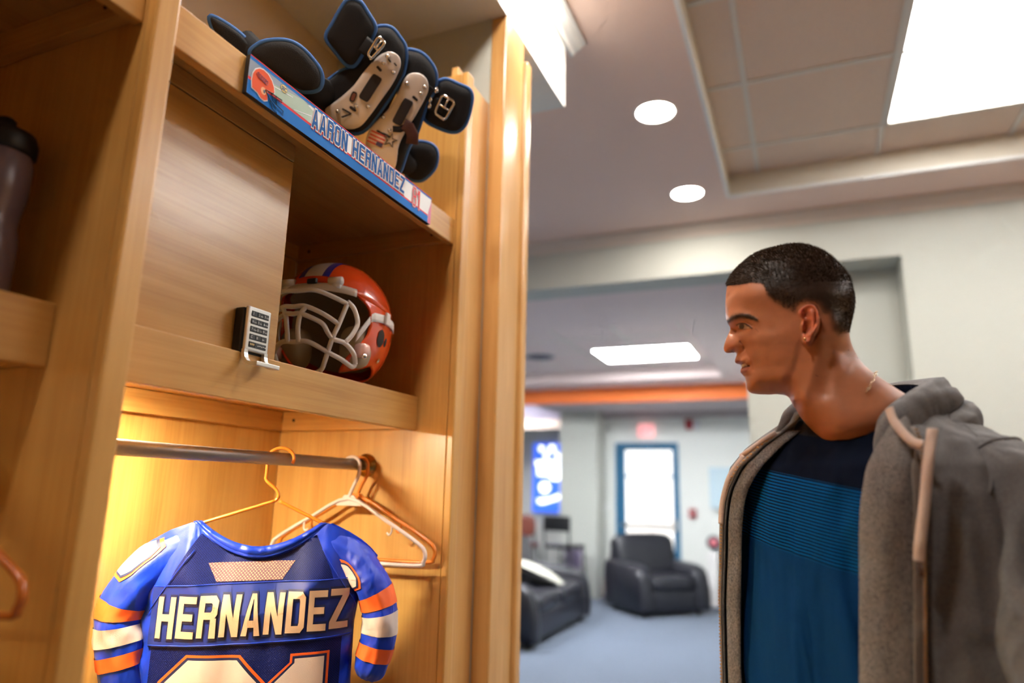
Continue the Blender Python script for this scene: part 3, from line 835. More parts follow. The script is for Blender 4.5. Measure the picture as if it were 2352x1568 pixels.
mbar([(797, 699), (778, 745), (762, 780), (747, 826), (738, 848), (718, 858), (690, 856)], False)
for s in (1, -1):
    p = hpt(s * math.radians(57), math.radians(-33), .014)
    b = MB(Matrix.Translation(p)); b.sup((0, 0, 0), (.015, .014, .015), .6, .6); b.build('mask_anchor', mat('anchor_clear', srgb(216, 170, 160), .2, coat=.6), helm, True)
    b = MB(Matrix.Translation(hpt(s * math.radians(57), math.radians(-35), .030))); b.sup((0, 0, 0), (.006, .006, .006), 1, 1, 12, 8); b.build('anchor_screw', chrome, helm, True)

# ================================================================ WATER BOTTLE in the neighbouring locker
bt = thing('water_bottle', 'translucent grey sports water bottle with black lid in the left locker', 'bottle', (-.172, .484, 1.66))
c = (-.172, .484, 1.66)
MB().lathe([(.001, 0), (.031, .0), (.034, .004), (.036, .02), (.0365, .085), (.033, .105), (.0325, .12), (.036, .14), (.038, .16), (.038, .190), (.034, .206), (.030, .210)], c, 36).build('body', mat('bottle_plastic', srgb(140, 122, 134), .25, trans=.3, spec=.5), bt, True)
MB().lathe([(.036, .202), (.0385, .206), (.0385, .222), (.035, .232), (.02, .237), (.011, .239), (.011, .25), (.008, .253), (.001, .254)], c, 36).build('lid', black_m, bt, True)
# ================================================================ SHOULDER PADS on top of the locker
foam = mat('pad_black_fabric', srgb(24, 24, 28), .85, bump=.6, bscale=500)
pipe_m = mat('piping_blue', srgb(52, 98, 164), .7)
plate_m = mat('pad_plate_cream', srgb(216, 205, 198), .4, coat=.2)
ink_m = mat('pad_ink', srgb(34, 30, 34), .6)
pads = thing('shoulder_pads', 'black football shoulder pads with cream plates and chrome buckles on top of the locker', 'shoulder pads', (-.22, 1.10, 2.114))
class Pl:
    """a flat piece of the pads: its own plane in space, addressed in measured units"""
    def __init__(s, cx, cy, t, rx=0, rz=0):
        s.c = CAM + ray(*s.px(cx, cy)) * t
        n = -ray(*s.px(cx, cy))
        s.n = (Matrix.Rotation(rz, 3, 'Z') @ n); s.n.z += rx; s.n.normalize()
    def px(s, x, y): return 540 + .3444 * x, .3444 * y
    def P(s, x, y, off=0.0):
        p = onp(s.c, s.n, *s.px(x, y)); return p + s.n * off
def flap(name, pts, pl_, thick, puff, m, pipe=None, parent=None, bend=0.0, smooth_n=5, piper=.0052):
    o2 = catmull([(x, y) for x, y in pts], smooth_n, closed=True)
    cx = sum(p[0] for p in o2) / len(o2); cy = sum(p[1] for p in o2) / len(o2)
    rad = max(math.hypot(p[0] - cx, p[1] - cy) for p in o2)
    def bz(x, y): return -bend * (((x - cx) / rad) ** 2 + ((y - cy) / rad) ** 2)
    b = MB(); n = len(o2); vs = []
    for sc, off in ((.96, -thick), (1, -thick * .75), (1, -thick * .2), (.97, 0), (.86, puff * .75), (.6, puff), (.3, puff * 1.02), (.02, puff * 1.02)):
        for x, y in o2:
            X, Y = cx + (x - cx) * sc, cy + (y - cy) * sc
            vs.append(pl_.P(X, Y, off + bz(X, Y)))
    fs = [(r * n + i, r * n + (i + 1) % n, (r + 1) * n + (i + 1) % n, (r + 1) * n + i) for r in range(7) for i in range(n)]
    fs.append(list(range(n))[::-1]); fs.append([7 * n + i for i in range(n)])
    b.add(vs, fs)
    o = b.build(name, m, parent or pads, True)
    if pipe:
        b = MB(); b.tube([pl_.P(x, y, bz(x, y) - thick * .15) for x, y in o2], piper, 8, closed=True); b.build('piping', pipe, o, True)
    return o
A1, A2 = Pl(860, 480, 1.66), Pl(1130, 760, 1.68)
flap('arch_padding', [(930, 200), (990, 175), (1050, 190), (1100, 250), (1135, 310), (1140, 400), (1110, 520), (1000, 700), (850, 880), (700, 860), (560, 720), (480, 640), (560, 585), (700, 480), (800, 440), (880, 350)], A1, .05, .012, foam, pipe_m)
flap('arch_padding', [(1140, 345), (1190, 335), (1260, 365), (1320, 440), (1342, 510), (1330, 600), (1280, 690), (1215, 880), (1150, 1000), (1090, 1160), (980, 1200), (900, 1050), (1000, 900), (1080, 700), (1110, 480)], A2, .05, .010, foam, pipe_m)
B1, B2 = Pl(860, 480, 1.638), Pl(1130, 760, 1.662)
flap('plate', [(1000, 350), (1045, 345), (1088, 370), (1106, 415), (1095, 470), (1050, 560), (980, 660), (900, 770), (830, 845), (740, 860), (640, 800), (600, 735), (650, 690), (720, 635), (790, 570), (850, 490), (905, 425), (955, 375)], B1, .005, .004, plate_m)
flap('plate', [(1190, 485), (1240, 493), (1280, 530), (1290, 590), (1270, 650), (1210, 760), (1130, 890), (1090, 980), (1065, 1120), (980, 1130), (880, 1000), (872, 930), (900, 860), (960, 790), (1030, 715), (1085, 620), (1118, 545), (1150, 500)], B2, .005, .004, plate_m)
D1 = Pl(360, 430, 1.56); flap('shoulder_flap', [(100, 350), (150, 300), (210, 275), (300, 268), (380, 282), (455, 330), (520, 400), (568, 470), (580, 540), (560, 592), (500, 610), (420, 600), (280, 520), (140, 430)], D1, .022, .012, foam, pipe_m)
D2 = Pl(770, 220, 1.64); flap('shoulder_flap', [(755, 0), (830, 10), (880, 80), (932, 170), (925, 225), (870, 320), (805, 425), (765, 440), (725, 415), (665, 340), (615, 275), (610, 230), (650, 160), (700, 70)], D2, .024, .009, foam, pipe_m)
D3 = Pl(1420, 700, 1.70); flap('shoulder_flap', [(1350, 560), (1380, 534), (1420, 532), (1490, 562), (1555, 592), (1580, 635), (1575, 700), (1545, 810), (1500, 868), (1440, 880), (1350, 850), (1285, 815), (1262, 780), (1290, 700)], D3, .024, .009, foam, pipe_m)
D4 = Pl(1240, 1070, 1.74); flap('shoulder_flap', [(1150, 965), (1205, 945), (1290, 955), (1340, 995), (1348, 1060), (1325, 1130), (1265, 1190), (1220, 1205), (1165, 1190), (1132, 1140), (1135, 1030)], D4, .03, .009, foam, pipe_m)
D5 = Pl(60, 300, 1.62); flap('shoulder_flap', [(-170, 115), (-90, 140), (20, 215), (110, 300), (190, 380), (150, 430), (0, 400), (-120, 250)], D5, .03, .01, foam, pipe_m)
for q0, q1, rr in ((D5.P(60, 300, -.03), D1.P(330, 450, -.03), .032), (D1.P(430, 480, -.03), A1.P(620, 640, -.03), .035), (D2.P(800, 330, -.03), A1.P(900, 420, -.03), .03), (D4.P(1200, 1100, -.03), A2.P(1080, 1050, -.03), .03)):
    b = MB(); b.tube([q0, (q0 + q1) / 2 - Vector((0, 0, .01)), q1], [rr, rr * .8, rr], 14); b.build('joining_pad', foam, pads, True)
b = MB(); b.sup((-.24, 1.10, 2.165), (.13, .22, .05), .5, .5); b.build('base_padding', foam, pads, True)
# straps, slots, rivets, buckles, markings
def quadp(pl_, x, y, w, h, ang, off, rr=.35):
    ca, sa = math.cos(ang), math.sin(ang); out = []
    for k in range(20):
        a = 2 * math.pi * k / 20; pw = lambda v: math.copysign(abs(v) ** rr, v)
        dx, dy = w * pw(math.cos(a)), h * pw(math.sin(a)); out.append(pl_.P(x + dx * ca - dy * sa, y + dx * sa + dy * ca, off))
    return out
def patch(nm, pl_, x, y, w, h, ang, off, m, rr=.35):
    p = quadp(pl_, x, y, w, h, ang, off, rr); b = MB(); b.add(p, [list(range(len(p)))]); return b.build(nm, m, pads, fix=False)
for pl_, x, y, w, h, a in ((B1, 902, 586, 95, 38, -1.0), (B2, 1118, 746, 92, 36, -1.08)):
    p = quadp(pl_, x, y, w, h, a, .0052, .3); q = quadp(pl_, x, y, w * .95, h * .9, a, .0085, .3)
    b = MB(); n = len(p); b.add(p + q, [(i, (i + 1) % n, n + (i + 1) % n, n + i) for i in range(n)] + [list(range(n, 2 * n))]); b.build('webbing_slot', ink_m, pads)
patch('small_slot', B1, 960, 458, 22, 9, .85, .0053, ink_m); patch('small_slot', B2, 1200, 657, 22, 9, .75, .0053, ink_m)
for pl_, pts in ((B1, [(1015, 375), (988, 420), (1054, 482), (805, 706), (886, 710), (683, 740)]), (B2, [(1146, 558), (1262, 580), (1236, 622), (988, 780), (1030, 868)])):
    for x, y in pts:
        c = pl_.P(x, y, .0045); b = MB(); b.sup(c, (.0048, .0048, .0048), 1, 1, 12, 8); b.build('rivet', chrome, pads, True)
def glyph_on(pl_, ch, x, y, w, h, ang, off, m, nm):
    ca, sa = math.cos(ang), math.sin(ang); b = MB()
    glyph_mesh(b, ch, lambda a, c: pl_.P(x + a * ca + c * sa, y + a * sa - c * ca, off), 0, w, 0, h, 1, 0, .22, .2, nrm=pl_.n); b.build(nm, m, pads)
glyph_on(B1, '7', 690, 770, 72, 58, .5, .0053, ink_m, 'plate_number')
for pl_, x, y, w, h, a in ((B1, 788, 645, 36, 20, -1.2), (B1, 785, 725, 26, 10, .6), (B1, 1030, 405, 14, 5, .9), (B1, 1068, 430, 14, 5, .9), (B2, 975, 885, 34, 6, .5), (B2, 1012, 900, 30, 5, .5)):
    patch('plate_print', pl_, x, y, w, h, a, .0053, ink_m, .6)
patch('plate_print', B1, 788, 645, 26, 12, -1.2, .0056, mat('pad_ink_brown', srgb(120, 70, 60), .6), .6)
# small flag and star
fa = .42
for k in range(7):
    y = -36 + k * 12
    patch('flag_stripe', B2, 945 - y * math.sin(fa), 925 + y * math.cos(fa), 56, 6, fa, .0054, mat('flag_red', srgb(205, 85, 75), .6) if k % 2 == 0 else mat('flag_pale', srgb(226, 200, 190), .6), .15)
patch('flag_canton', B2, 962, 962, 22, 14, fa, .0056, mat('flag_blue', srgb(80, 74, 110), .6), .15)
st = [(1035 + (48 if k % 2 == 0 else 18) * math.sin(k * math.pi / 5 + .3), 935 - (48 if k % 2 == 0 else 18) * math.cos(k * math.pi / 5 + .3)) for k in range(10)]
b = MB(); b.tube([B2.P(x, y, .0054) for x, y in st], .0012, 6, closed=True); b.build('star_outline', ink_m, pads)
# buckles: chrome frames with a centre bar on leather tabs
def buckle(pl_, c4, off, r=.0035, tab=None):
    k = bpy.data.objects.new('buckle', None); COL.objects.link(k); k.parent = pads; k.location = pl_.P(*c4[0]) - wloc(pads)
    b = MB(); P = []
    for i in range(4):
        a, c = c4[i], c4[(i + 1) % 4]
        for f in (.12, .5, .88): P.append(pl_.P(a[0] + (c[0] - a[0]) * f, a[1] + (c[1] - a[1]) * f, off))
    b.tube(P, r, 8, closed=True); b.build('frame', chrome, k, True)
    mid = lambda i: pl_.P((c4[i][0] + c4[(i + 1) % 4][0]) / 2, (c4[i][1] + c4[(i + 1) % 4][1]) / 2, off)
    b = MB(); b.tube([mid(1), mid(3)], r * .8, 8); b.build('centre_bar', chrome, k, True)
    cx = sum(p[0] for p in c4) / 4; cy = sum(p[1] for p in c4) / 4
    b = MB(); b.tube([pl_.P(cx, cy, off + .003), pl_.P((c4[0][0] + c4[1][0]) / 2, (c4[0][1] + c4[1][1]) / 2, off + .002)], r * .6, 8); b.build('prong', chrome, k, True)
buckle(D3, [(1385, 630), (1465, 680), (1400, 800), (1330, 755)], .014)
buckle(Pl(940, 310, 1.62), [(960, 240), (1000, 290), (905, 395), (885, 360)], .004)
def strapm(nm, pl_, pts, w, m, off=.004):
    b = MB(); b.tube([pl_.P(x, y, off) for x, y in pts], w, 8, flat=.2, up=tuple(pl_.n)); return b.build(nm, m, pads, True)
strapm('strap', D3, [(1270, 690), (1320, 690), (1390, 715)], .016, foam, .012)
strapm('strap', Pl(900, 320, 1.63), [(850, 290), (900, 330), (950, 370)], .018, foam, .006)
strapm('strap', B2, [(1120, 830), (1160, 850), (1185, 900), (1180, 960)], .014, mat('strap_maroon', srgb(74, 40, 38), .6), .006)
strapm('strap', B2, [(1050, 860), (1100, 862), (1150, 840)], .007, foam, .006)
for c in ((1340, 600), (1300, 660), (1295, 700)):
    b = MB(); b.sup(D3.P(*c, .012), (.0065, .0065, .0085), .8, .8, 12, 8); b.build('strap_clasp', chrome, pads, True)
b = MB(); b.tube([A1.P(1000, 330, .02), A1.P(1060, 380, .0), A2.P(1130, 480, .01)], .0012, 5); b.tube([A2.P(1280, 560, .014), A2.P(1330, 600, .02)], .0012, 5)
b.build('lace', ink_m, pads)
strapm('strap', Pl(960, 700, 1.70), [(1040, 560), (980, 680), (900, 800)], .02, mat('strap_rust', srgb(90, 50, 44), .7), 0)

# ================================================================ HANGERS AND JERSEY
JH = Vector((-.235, 1.123, 0)); jt = math.radians(32)
JS = Vector((math.cos(jt), math.sin(jt), 0)); JN = Vector((math.sin(jt), -math.cos(jt), 0))
def JP(s, z, n=0.0): return JH + JS * s + JN * n + Vector((0, 0, z))
wire_m = mat('hanger_orange', srgb(230, 130, 40), .35, coat=.3)
hg = thing('wire_hanger', 'thin orange hanger carrying the blue jersey on the rod', 'hanger', tuple(JP(0, 1.43)), 'hangers on the rod')
hook = [JP(.0255 * math.cos(a), 1.5115 + .0215 * math.sin(a)) for a in np.linspace(math.radians(-25), math.radians(180), 14)]
path = hook + [JP(-.0255, 1.482), JP(-.0245, 1.468), JP(-.006, 1.452), JP(.0, 1.444), JP(.001, 1.434), JP(-.004, 1.428)]
b = MB(); b.tube(catmull(path, 3), .0033, 8); b.build('hook', wire_m, hg, True)
b = MB(); b.tube(catmull([JP(-.004, 1.428), JP(-.075, 1.404), JP(-.155, 1.376), JP(-.215, 1.345), JP(-.21, 1.325), JP(-.02, 1.322), JP(.17, 1.325), JP(.178, 1.343), JP(.10, 1.382), JP(.05, 1.406), JP(.004, 1.428)], 6), .0033, 8); b.build('frame', wire_m, hg, True)

def plastic_hanger(name, label, m, y, ang, zc, x=-.235, half=.205):
    T = Matrix.Translation((x, y, 0)) @ Matrix.Rotation(ang, 4, 'Z')
    P = lambda s, z: tuple(T @ Vector((s, 0, z)))
    t = thing(name, label, 'hanger', P(0, zc), 'hangers on the rod')
    b = MB(); hk = [P(.022 * math.cos(a) + .002, 1.509 + .0185 * math.sin(a)) for a in np.linspace(math.radians(200), math.radians(-10), 12)]
    b.tube(catmull(hk + [P(.022, 1.485), P(.012, zc + .035), P(.002, zc + .012), P(0, zc)], 3), .0042, 8); b.build('hook', m, t, True)
    out = [(0, zc + .004), (half * .5, zc - .042), (half * .9, zc - .086), (half * 1.0, zc - .105), (half * .99, zc - .126), (half * .88, zc - .135), (0, zc - .135), (-half * .88, zc - .135), (-half * .99, zc - .126), (-half * 1.0, zc - .105), (-half * .9, zc - .086), (-half * .5, zc - .042)]
    b = MB(); b.tube(catmull([P(s, z) for s, z in out], 4, closed=True), .0058, 8, closed=True, flat=.75); b.build('frame', m, t, True)
    b = MB()
    b.add([P(-.035, zc - .012), P(.035, zc - .012), P(.012, zc + .012), P(-.012, zc + .012)], [(0, 1, 2, 3)])
    g = b.build('gusset', m, t); g.modifiers.new('thick', 'SOLIDIFY').thickness = .004
    for s in (-1, 1):
        b = MB(); b.tube(catmull([P(s * half * .58, zc - .05), P(s * half * .58, zc - .066), P(s * (half * .58 - .006), zc - .073), P(s * (half * .58 - .012), zc - .068)], 3), .0024, 6); b.build('strap_hook', m, t, True)
    return t
plastic_hanger('plastic_hanger', 'empty white plastic hanger on the rod beside the jersey', mat('hanger_white', srgb(232, 214, 206), .4, coat=.2), 1.362, math.radians(2), 1.428)
plastic_hanger('plastic_hanger', 'empty orange plastic hanger directly behind the white hanger', wire_m, 1.395, math.radians(3), 1.432, half=.209)
plastic_hanger('plastic_hanger', 'brown orange hanger in the left locker near the divider', mat('hanger_amber', srgb(186, 100, 36), .35, coat=.4), .49, math.radians(4), 1.452, x=-.235, half=.213)

# ---- jersey
def j2(r, g, b_, nm, rough, **k): return mat(nm, srgb(r, g, b_), rough, **k)
satin = mat('jersey_satin', srgb(2, 50, 188), .40, sheen=.05, spec=.55, bump=.15, bscale=900)
def wrinkle(m, scale, dist, strength, stretch=(1, 1, 1)):
    """soft cloth wrinkles as relief below the weave"""
    nt = m.node_tree; N = nt.nodes.new; L = nt.links.new; b = nt.nodes['Principled BSDF']
    tc = N('ShaderNodeTexCoord'); mp = N('ShaderNodeMapping'); mp.inputs['Scale'].default_value = stretch; L(tc.outputs['Object'], mp.inputs[0])
    n = N('ShaderNodeTexNoise'); n.inputs['Scale'].default_value = scale; n.inputs['Detail'].default_value = 2; n.inputs['Distortion'].default_value = .8; L(mp.outputs[0], n.inputs['Vector'])
    w = N('ShaderNodeBump'); w.inputs['Strength'].default_value = strength; w.inputs['Distance'].default_value = dist; L(n.outputs['Fac'], w.inputs['Height'])
    old = [l.from_node for l in b.inputs['Normal'].links]
    if old: L(w.outputs[0], old[0].inputs['Normal'])
    else: L(w.outputs[0], b.inputs['Normal'])
wrinkle(satin, 16, .03, .45, (1, 1, .55))
def dotted(name, base, dot, scale, rad, rough=.55):
    """knit mesh: regular rows of small holes"""
    m = bpy.data.materials.new(name); m.use_nodes = True; nt = m.node_tree; b = nt.nodes['Principled BSDF']; N = nt.nodes.new; L = nt.links.new
    tc = N('ShaderNodeUVMap'); v = N('ShaderNodeTexVoronoi'); v.inputs['Scale'].default_value = scale; v.inputs['Randomness'].default_value = 0.12
    mp = N('ShaderNodeMapping'); mp.inputs['Rotation'].default_value = (0, 0, .785); L(tc.outputs[0], mp.inputs[0])
    L(mp.outputs[0], v.inputs['Vector'])
    r = N('ShaderNodeMapRange'); r.inputs[1].default_value = rad; r.inputs[2].default_value = rad * 1.35; L(v.outputs['Distance'], r.inputs[0])
    mx = N('ShaderNodeMix'); mx.data_type = 'RGBA'; mx.inputs[6].default_value = dot; mx.inputs[7].default_value = base
    L(r.outputs[0], mx.inputs[0]); L(mx.outputs[2], b.inputs['Base Color']); b.inputs['Roughness'].default_value = rough
    bp = N('ShaderNodeBump'); bp.inputs['Strength'].default_value = .5; bp.inputs['Distance'].default_value = .001; L(r.outputs[0], bp.inputs['Height']); L(bp.outputs[0], b.inputs['Normal'])
    b.inputs['Specular IOR Level'].default_value = .15
    MATS[name] = m; return m
mesh_navy = dotted('jersey_mesh', srgb(14, 26, 96), srgb(6, 10, 40), 330, .26)
mesh_see = dotted('jersey_mesh_sheer', srgb(112, 84, 96), srgb(214, 165, 130), 230, .24)
jr = thing('football_jersey', 'blue football jersey with orange-edged number hanging with its back to the viewer', 'jersey', tuple(JP(-.03, .80)))
s0 = -.028
def zt(s):
    t = (s + .022)
    zo = 1.3225 + .0645 * min(1, abs(t) / .127) ** 1.9
    return float(np.interp(s, [-.262, -.225, -.19, -.150], [1.318, 1.349, 1.370, 1.385])) if s < -.150 else (float(np.interp(s, [.106, .14, .175, .212], [1.387, 1.372, 1.352, 1.320])) if s > .106 else zo)
def hw(z): return float(np.interp(z, [.75, .95, 1.10, 1.20, 1.27, 1.32, 1.40], [.215, .205, .196, .196, .205, .222, .226]))
def nb_(s, z):
    """how far the back of the jersey stands out from the hanger plane"""
    u = max(-1, min(1, (s - s0) / hw(z)))
    top = max(0.0, zt(s) - z)
    n = (.010 + .058 * (1 - abs(u) ** 2.4) ** .7) * (.35 + .65 * min(1, top / .10))
    n += .004 * noise.noise(Vector((s * 14, z * 7, 2.0))) + .003 * noise.noise(Vector((s * 30, z * 12, 5.0)))
    fold = max(0, abs(u) - .84) / .16
    n += fold * .008 * math.sin((z * 1.0 - abs(s) * .95) * 95 + (0 if s > 0 else 1.2)) * min(1, top / .03)
    return n
def body(side):
    def P(u, v):
        s = s0 + (u * 2 - 1) * .234
        z1 = zt(s); z0 = .80; z = z1 + (z0 - z1) * v ** .9
        w = hw(z); sc = w / .234 if v > 0 else 1
        k = min(1, (z1 - z) / .08); ss = s0 + (s - s0) * (1 + (sc - 1) * k)
        n = nb_(ss, z) if side > 0 else -.02 - .03 * (1 - abs(u * 2 - 1) ** 2.4) * min(1, (z1 - z) / .1)
        if abs(u * 2 - 1) > .995: n = 0
        return JP(ss, z, n)
    return P
b = MB(); b.grid(body(1), 90, 90); me = b.data('jersey_back')
uv = me.uv_layers.new(name='UVMap')
for li, lp in enumerate(me.loops):
    co = me.vertices[lp.vertex_index].co - JH; uv.data[li].uv = (co.dot(JS), co.z)
mi = []
for p in []:
    c = p.center - JH; s, z = c.dot(JS), c.z
    lim = np.interp(z, [.8, 1.20, 1.26, 1.30, 1.335, 1.40], [.158, .158, .148, .13, .112, .10])
    mi.append(1 if (-lim - .02 < s - s0 + .012 < lim + .012) else 0)
o = link('jersey_back', me, satin, jr, True)
# dark knit centre panel sewn into the back
def knit(u, v):
    z = 1.372 + (.80 - 1.372) * v
    lim = np.interp(z, [.8, 1.18, 1.25, 1.30, 1.335, 1.372], [.170, .170, .160, .142, .124, .104])
    s = s0 + .006 + (u * 2 - 1) * lim
    z = min(z, zt(s) - .004)
    return JP(s, z, nb_(s, z) + .0009)
b = MB(); b.grid(knit, 70, 80); me = b.data('knit_panel'); uv = me.uv_layers.new(name='UVMap')
for li, lp in enumerate(me.loops):
    co = me.vertices[lp.vertex_index].co - JH; uv.data[li].uv = (co.dot(JS), co.z)
link('knit_panel', me, mesh_navy, jr, True)
b = MB(); b.grid(body(-1), 40, 40); b.build('jersey_front', satin, jr, True)
# rib collar
def collar(u, v):
    s = -.0225 + (u * 2 - 1) * (.113 + .014 * v); t = abs(u * 2 - 1)
    z = (1.3425 + .046 * t ** 1.9) * (1 - v) + (1.3225 + .0645 * t ** 1.9) * v
    return JP(s, z, .012 + .022 * (1 - t ** 2) + .006 * math.sin(math.pi * min(1, v * 1.02)) + (.004 if v > .9 else 0))
b = MB(); b.grid(collar, 48, 9); o = b.build('collar', satin, jr, True); o.modifiers.new('thick', 'SOLIDIFY').thickness = .002
# sheer yoke panel and the sewn name strip with letters
def on_back(lift): return lambda s, z: JP(s, z, nb_(s, z) + lift)
def patch_back(nm, quad, m, lift, n=14, uvs=False):
    F = on_back(lift); b = MB()
    b.grid(lambda u, v: F(*[(quad[0][k] * (1 - u) + quad[1][k] * u) * (1 - v) + (quad[3][k] * (1 - u) + quad[2][k] * u) * v for k in (0, 1)]), n + 1, n + 1)
    me = b.data(nm)
    if uvs:
        q = me.uv_layers.new(name='UVMap')
        for li, lp in enumerate(me.loops):
            co = me.vertices[lp.vertex_index].co - JH; q.data[li].uv = (co.dot(JS), co.z)
    return link(nm, me, m, jr, True)
patch_back('yoke_panel', [(-.088, 1.279), (.030, 1.283), (.050, 1.317), (-.108, 1.312)], mesh_see, .002, uvs=True)
patch_back('name_strip', [(-.200, 1.163), (.166, 1.179), (.166, 1.284), (-.200, 1.268)], mat('name_strip_blue', srgb(10, 38, 124), .4, sheen=.1, spec=.5), .0030, 60)
F = on_back(.004)
b = MB()
for za in (1.270, 1.166): b.tube([F(s, za + (s + .2) * .044) for s in np.linspace(-.199, .165, 30)], .0011, 5)
b.tube([F(s, np.interp(s, [-.208, -.135], [1.22, 1.335])) for s in np.linspace(-.208, -.135, 14)], .001, 5)
b.tube([F(s, np.interp(s, [.10, .172], [1.34, 1.235])) for s in np.linspace(.10, .172, 12)], .001, 5)
b.build('seam', satin, jr, True)
cream = mat('twill_cream', srgb(204, 170, 140), .42, sheen=.3, bump=.3, bscale=900)
navy_t = mat('twill_navy', srgb(22, 30, 74), .5)
orange_t = mat('twill_orange', srgb(236, 100, 40), .45)
white_t = mat('twill_white', srgb(210, 192, 184), .42, bump=.2, bscale=900)
lets = word('HERNANDEZ', -.186, .157, 1.180, .0725, .17, .5, slope=.046)
for c, s, w, z, h in lets:
    for lift, m, e in ((.0042, navy_t, .07), (.0056, cream, 0)):
        b = MB(); glyph_mesh(b, c, on_back(lift), s, w, z, h, 5, e * .8, .30, .17, nrm=JN * 3)
        b.build('name_letter', m, jr, True)
def digit8(e): return ringq(-.163, .012, 1.02, 1.146, .05, .052, .045, e) + ringq(-.163, .012, .90, 1.072, .05, .052, .045, e)
def digit1(e): return [[(.068 - e, .90 - e), (.120 + e, .90 - e), (.120 + e, 1.148 + e), (.068 - e, 1.146 + e)], [(.031 - e, 1.075 - e), (.069, 1.075 - e), (.076 - e * .0, 1.1465 + e), (.031 - e, 1.102 + e * .4)]]
for fn in (digit8, digit1):
    for lift, m, e in ((.003, orange_t, .0085), (.0042, navy_t, .0042), (.0054, white_t, 0)):
        b = MB(); G = on_back(lift)
        for q in fn(e):
            b.grid(lambda u, v: G(*[(q[0][k] * (1 - u) + q[1][k] * u) * (1 - v) + (q[3][k] * (1 - u) + q[2][k] * u) * v for k in (0, 1)]), 7, 7)
        b.build('number_digit', m, jr, True)
# sleeves
def sleeve(side, cp, rs, rn, name, stripes):
    C_ = [np.array(p) for p in catmull(cp, 12)]; n = len(C_)
    L_ = np.concatenate([[0], np.cumsum([np.linalg.norm(C_[i + 1] - C_[i]) for i in range(n - 1)])]); L_ /= L_[-1]
    def P(a, v, off=0.0):
        i = v * (n - 1); k = min(int(i), n - 2); f = i - k
        c = C_[k] * (1 - f) + C_[k + 1] * f; t = C_[min(k + 1, n - 1)] - C_[max(k - 1, 0)] if k > 0 else C_[1] - C_[0]
        t = t / np.linalg.norm(t); d = np.array([t[1], -t[0]]) * (1 if t[1] < 0 else 1)
        R1 = np.interp(v, *rs); R2 = np.interp(v, *rn); ang = 2 * math.pi * a
        w = 1 + .10 * noise.noise(Vector((math.cos(ang) * 1.7, math.sin(ang) * 1.7, v * 5 + side * 3))) + .06 * noise.noise(Vector((math.cos(ang) * 3, math.sin(ang) * 3, v * 11)))
        if v > .86: w *= 1 + .05 * math.sin(ang * 13) * (v - .86) / .14
        x = math.cos(ang) * (R1 * w + off); y = math.sin(ang) * (R2 * w + off)
        return JP(c[0] - d[0] * x * 1, c[1] - d[1] * x * 1, y + .006)
    b = MB(); b.grid(lambda u, v: P(u, v), 48, 44, closed_u=True); o = b.build(name, satin, jr, True)
    for a0, a1, v0, v1, off, m in ((.29, .47, .13, .36, .0016, orange_t), (.305, .46, .145, .345, .0026, navy_t), (.315, .455, .155, .335, .0034, white_t)):
        def Q(u, v):
            va = v0 + (v1 - v0) * v; cut = .035 * max(0, abs(v - .5) - .3) / .2
            return P(a0 + cut + (a1 - a0 - 2 * cut) * u, va, off)
        b = MB(); b.grid(Q, 9, 9); b.build('shoulder_number', m, o, True)
    for v0, v1, m in stripes:
        b = MB(); b.grid(lambda u, v: P(u, v0 + (v1 - v0) * v, .0016), 48, 6, closed_u=True); q = b.build('sleeve_stripe', m, o, True)
    return o
sleeve(-1, [(-.130, 1.350), (-.195, 1.316), (-.236, 1.275), (-.258, 1.225), (-.257, 1.180), (-.246, 1.125), (-.232, 1.06)], ([0, .2, .45, .75, .92, 1], [.030, .042, .043, .043, .038, .030]), ([0, .15, .35, .6, .9, 1], [.018, .030, .052, .058, .05, .038]), 'sleeve', ((.46, .55, orange_t), (.60, .71, white_t), (.76, .83, orange_t)))
sleeve(1, [(.090, 1.355), (.150, 1.325), (.188, 1.285), (.213, 1.235), (.219, 1.185), (.209, 1.13), (.200, 1.10)], ([0, .2, .45, .75, .92, 1], [.026, .034, .035, .034, .032, .022]), ([0, .15, .35, .6, .9, 1], [.018, .030, .05, .055, .05, .035]), 'sleeve', ((.43, .52, orange_t), (.56, .68, white_t), (.74, .82, orange_t)))
# ================================================================ LOUNGE FURNITURE
leather = mat('black_leather', srgb(30, 30, 38), .36, spec=.6, bump=.25, bscale=120)
foot_m = mat('dark_foot', srgb(24, 20, 20), .5)
def rb(T, x0, x1, y0, y1, z0, z1, c, seg=4):
    b = MB(T); b.seg = seg; b.box(x0, x1, y0, y1, z0, z1, c); return b
def arm_mesh(T, x0, x1, d):
    """rolled arm: side outline drawn in (y,z), front edge sweeping down; thickness x0..x1"""
    pr = [(.42, .06), (.44, .40), (.42, .58), (.30, .615), (.05, .60), (-.15, .595), (-.29, .57), (-.37, .50), (-.41, .38), (-.43, .22), (-.43, .07)]
    pr = [(y * d / .86, z) for y, z in pr]
    o = catmull(pr, 4); b = MB(T); n = len(o)
    cx, cz = 0, .33
    rows = [(x0, .93), (x0 + (x1 - x0) * .12, .985), (x0 + (x1 - x0) * .5, 1.0), (x0 + (x1 - x0) * .88, .985), (x1, .93)]
    vs = [(x, cx + (p[0] - cx) * s, cz + (p[1] - cz) * s if p[1] > .1 else p[1]) for x, s in rows for p in o]
    fs = [(r * n + i, r * n + (i + 1) % n, (r + 1) * n + (i + 1) % n, (r + 1) * n + i) for r in range(4) for i in range(n)]
    fs += [list(range(n))[::-1], [4 * n + i for i in range(n)]]
    b.add(vs, fs); return b
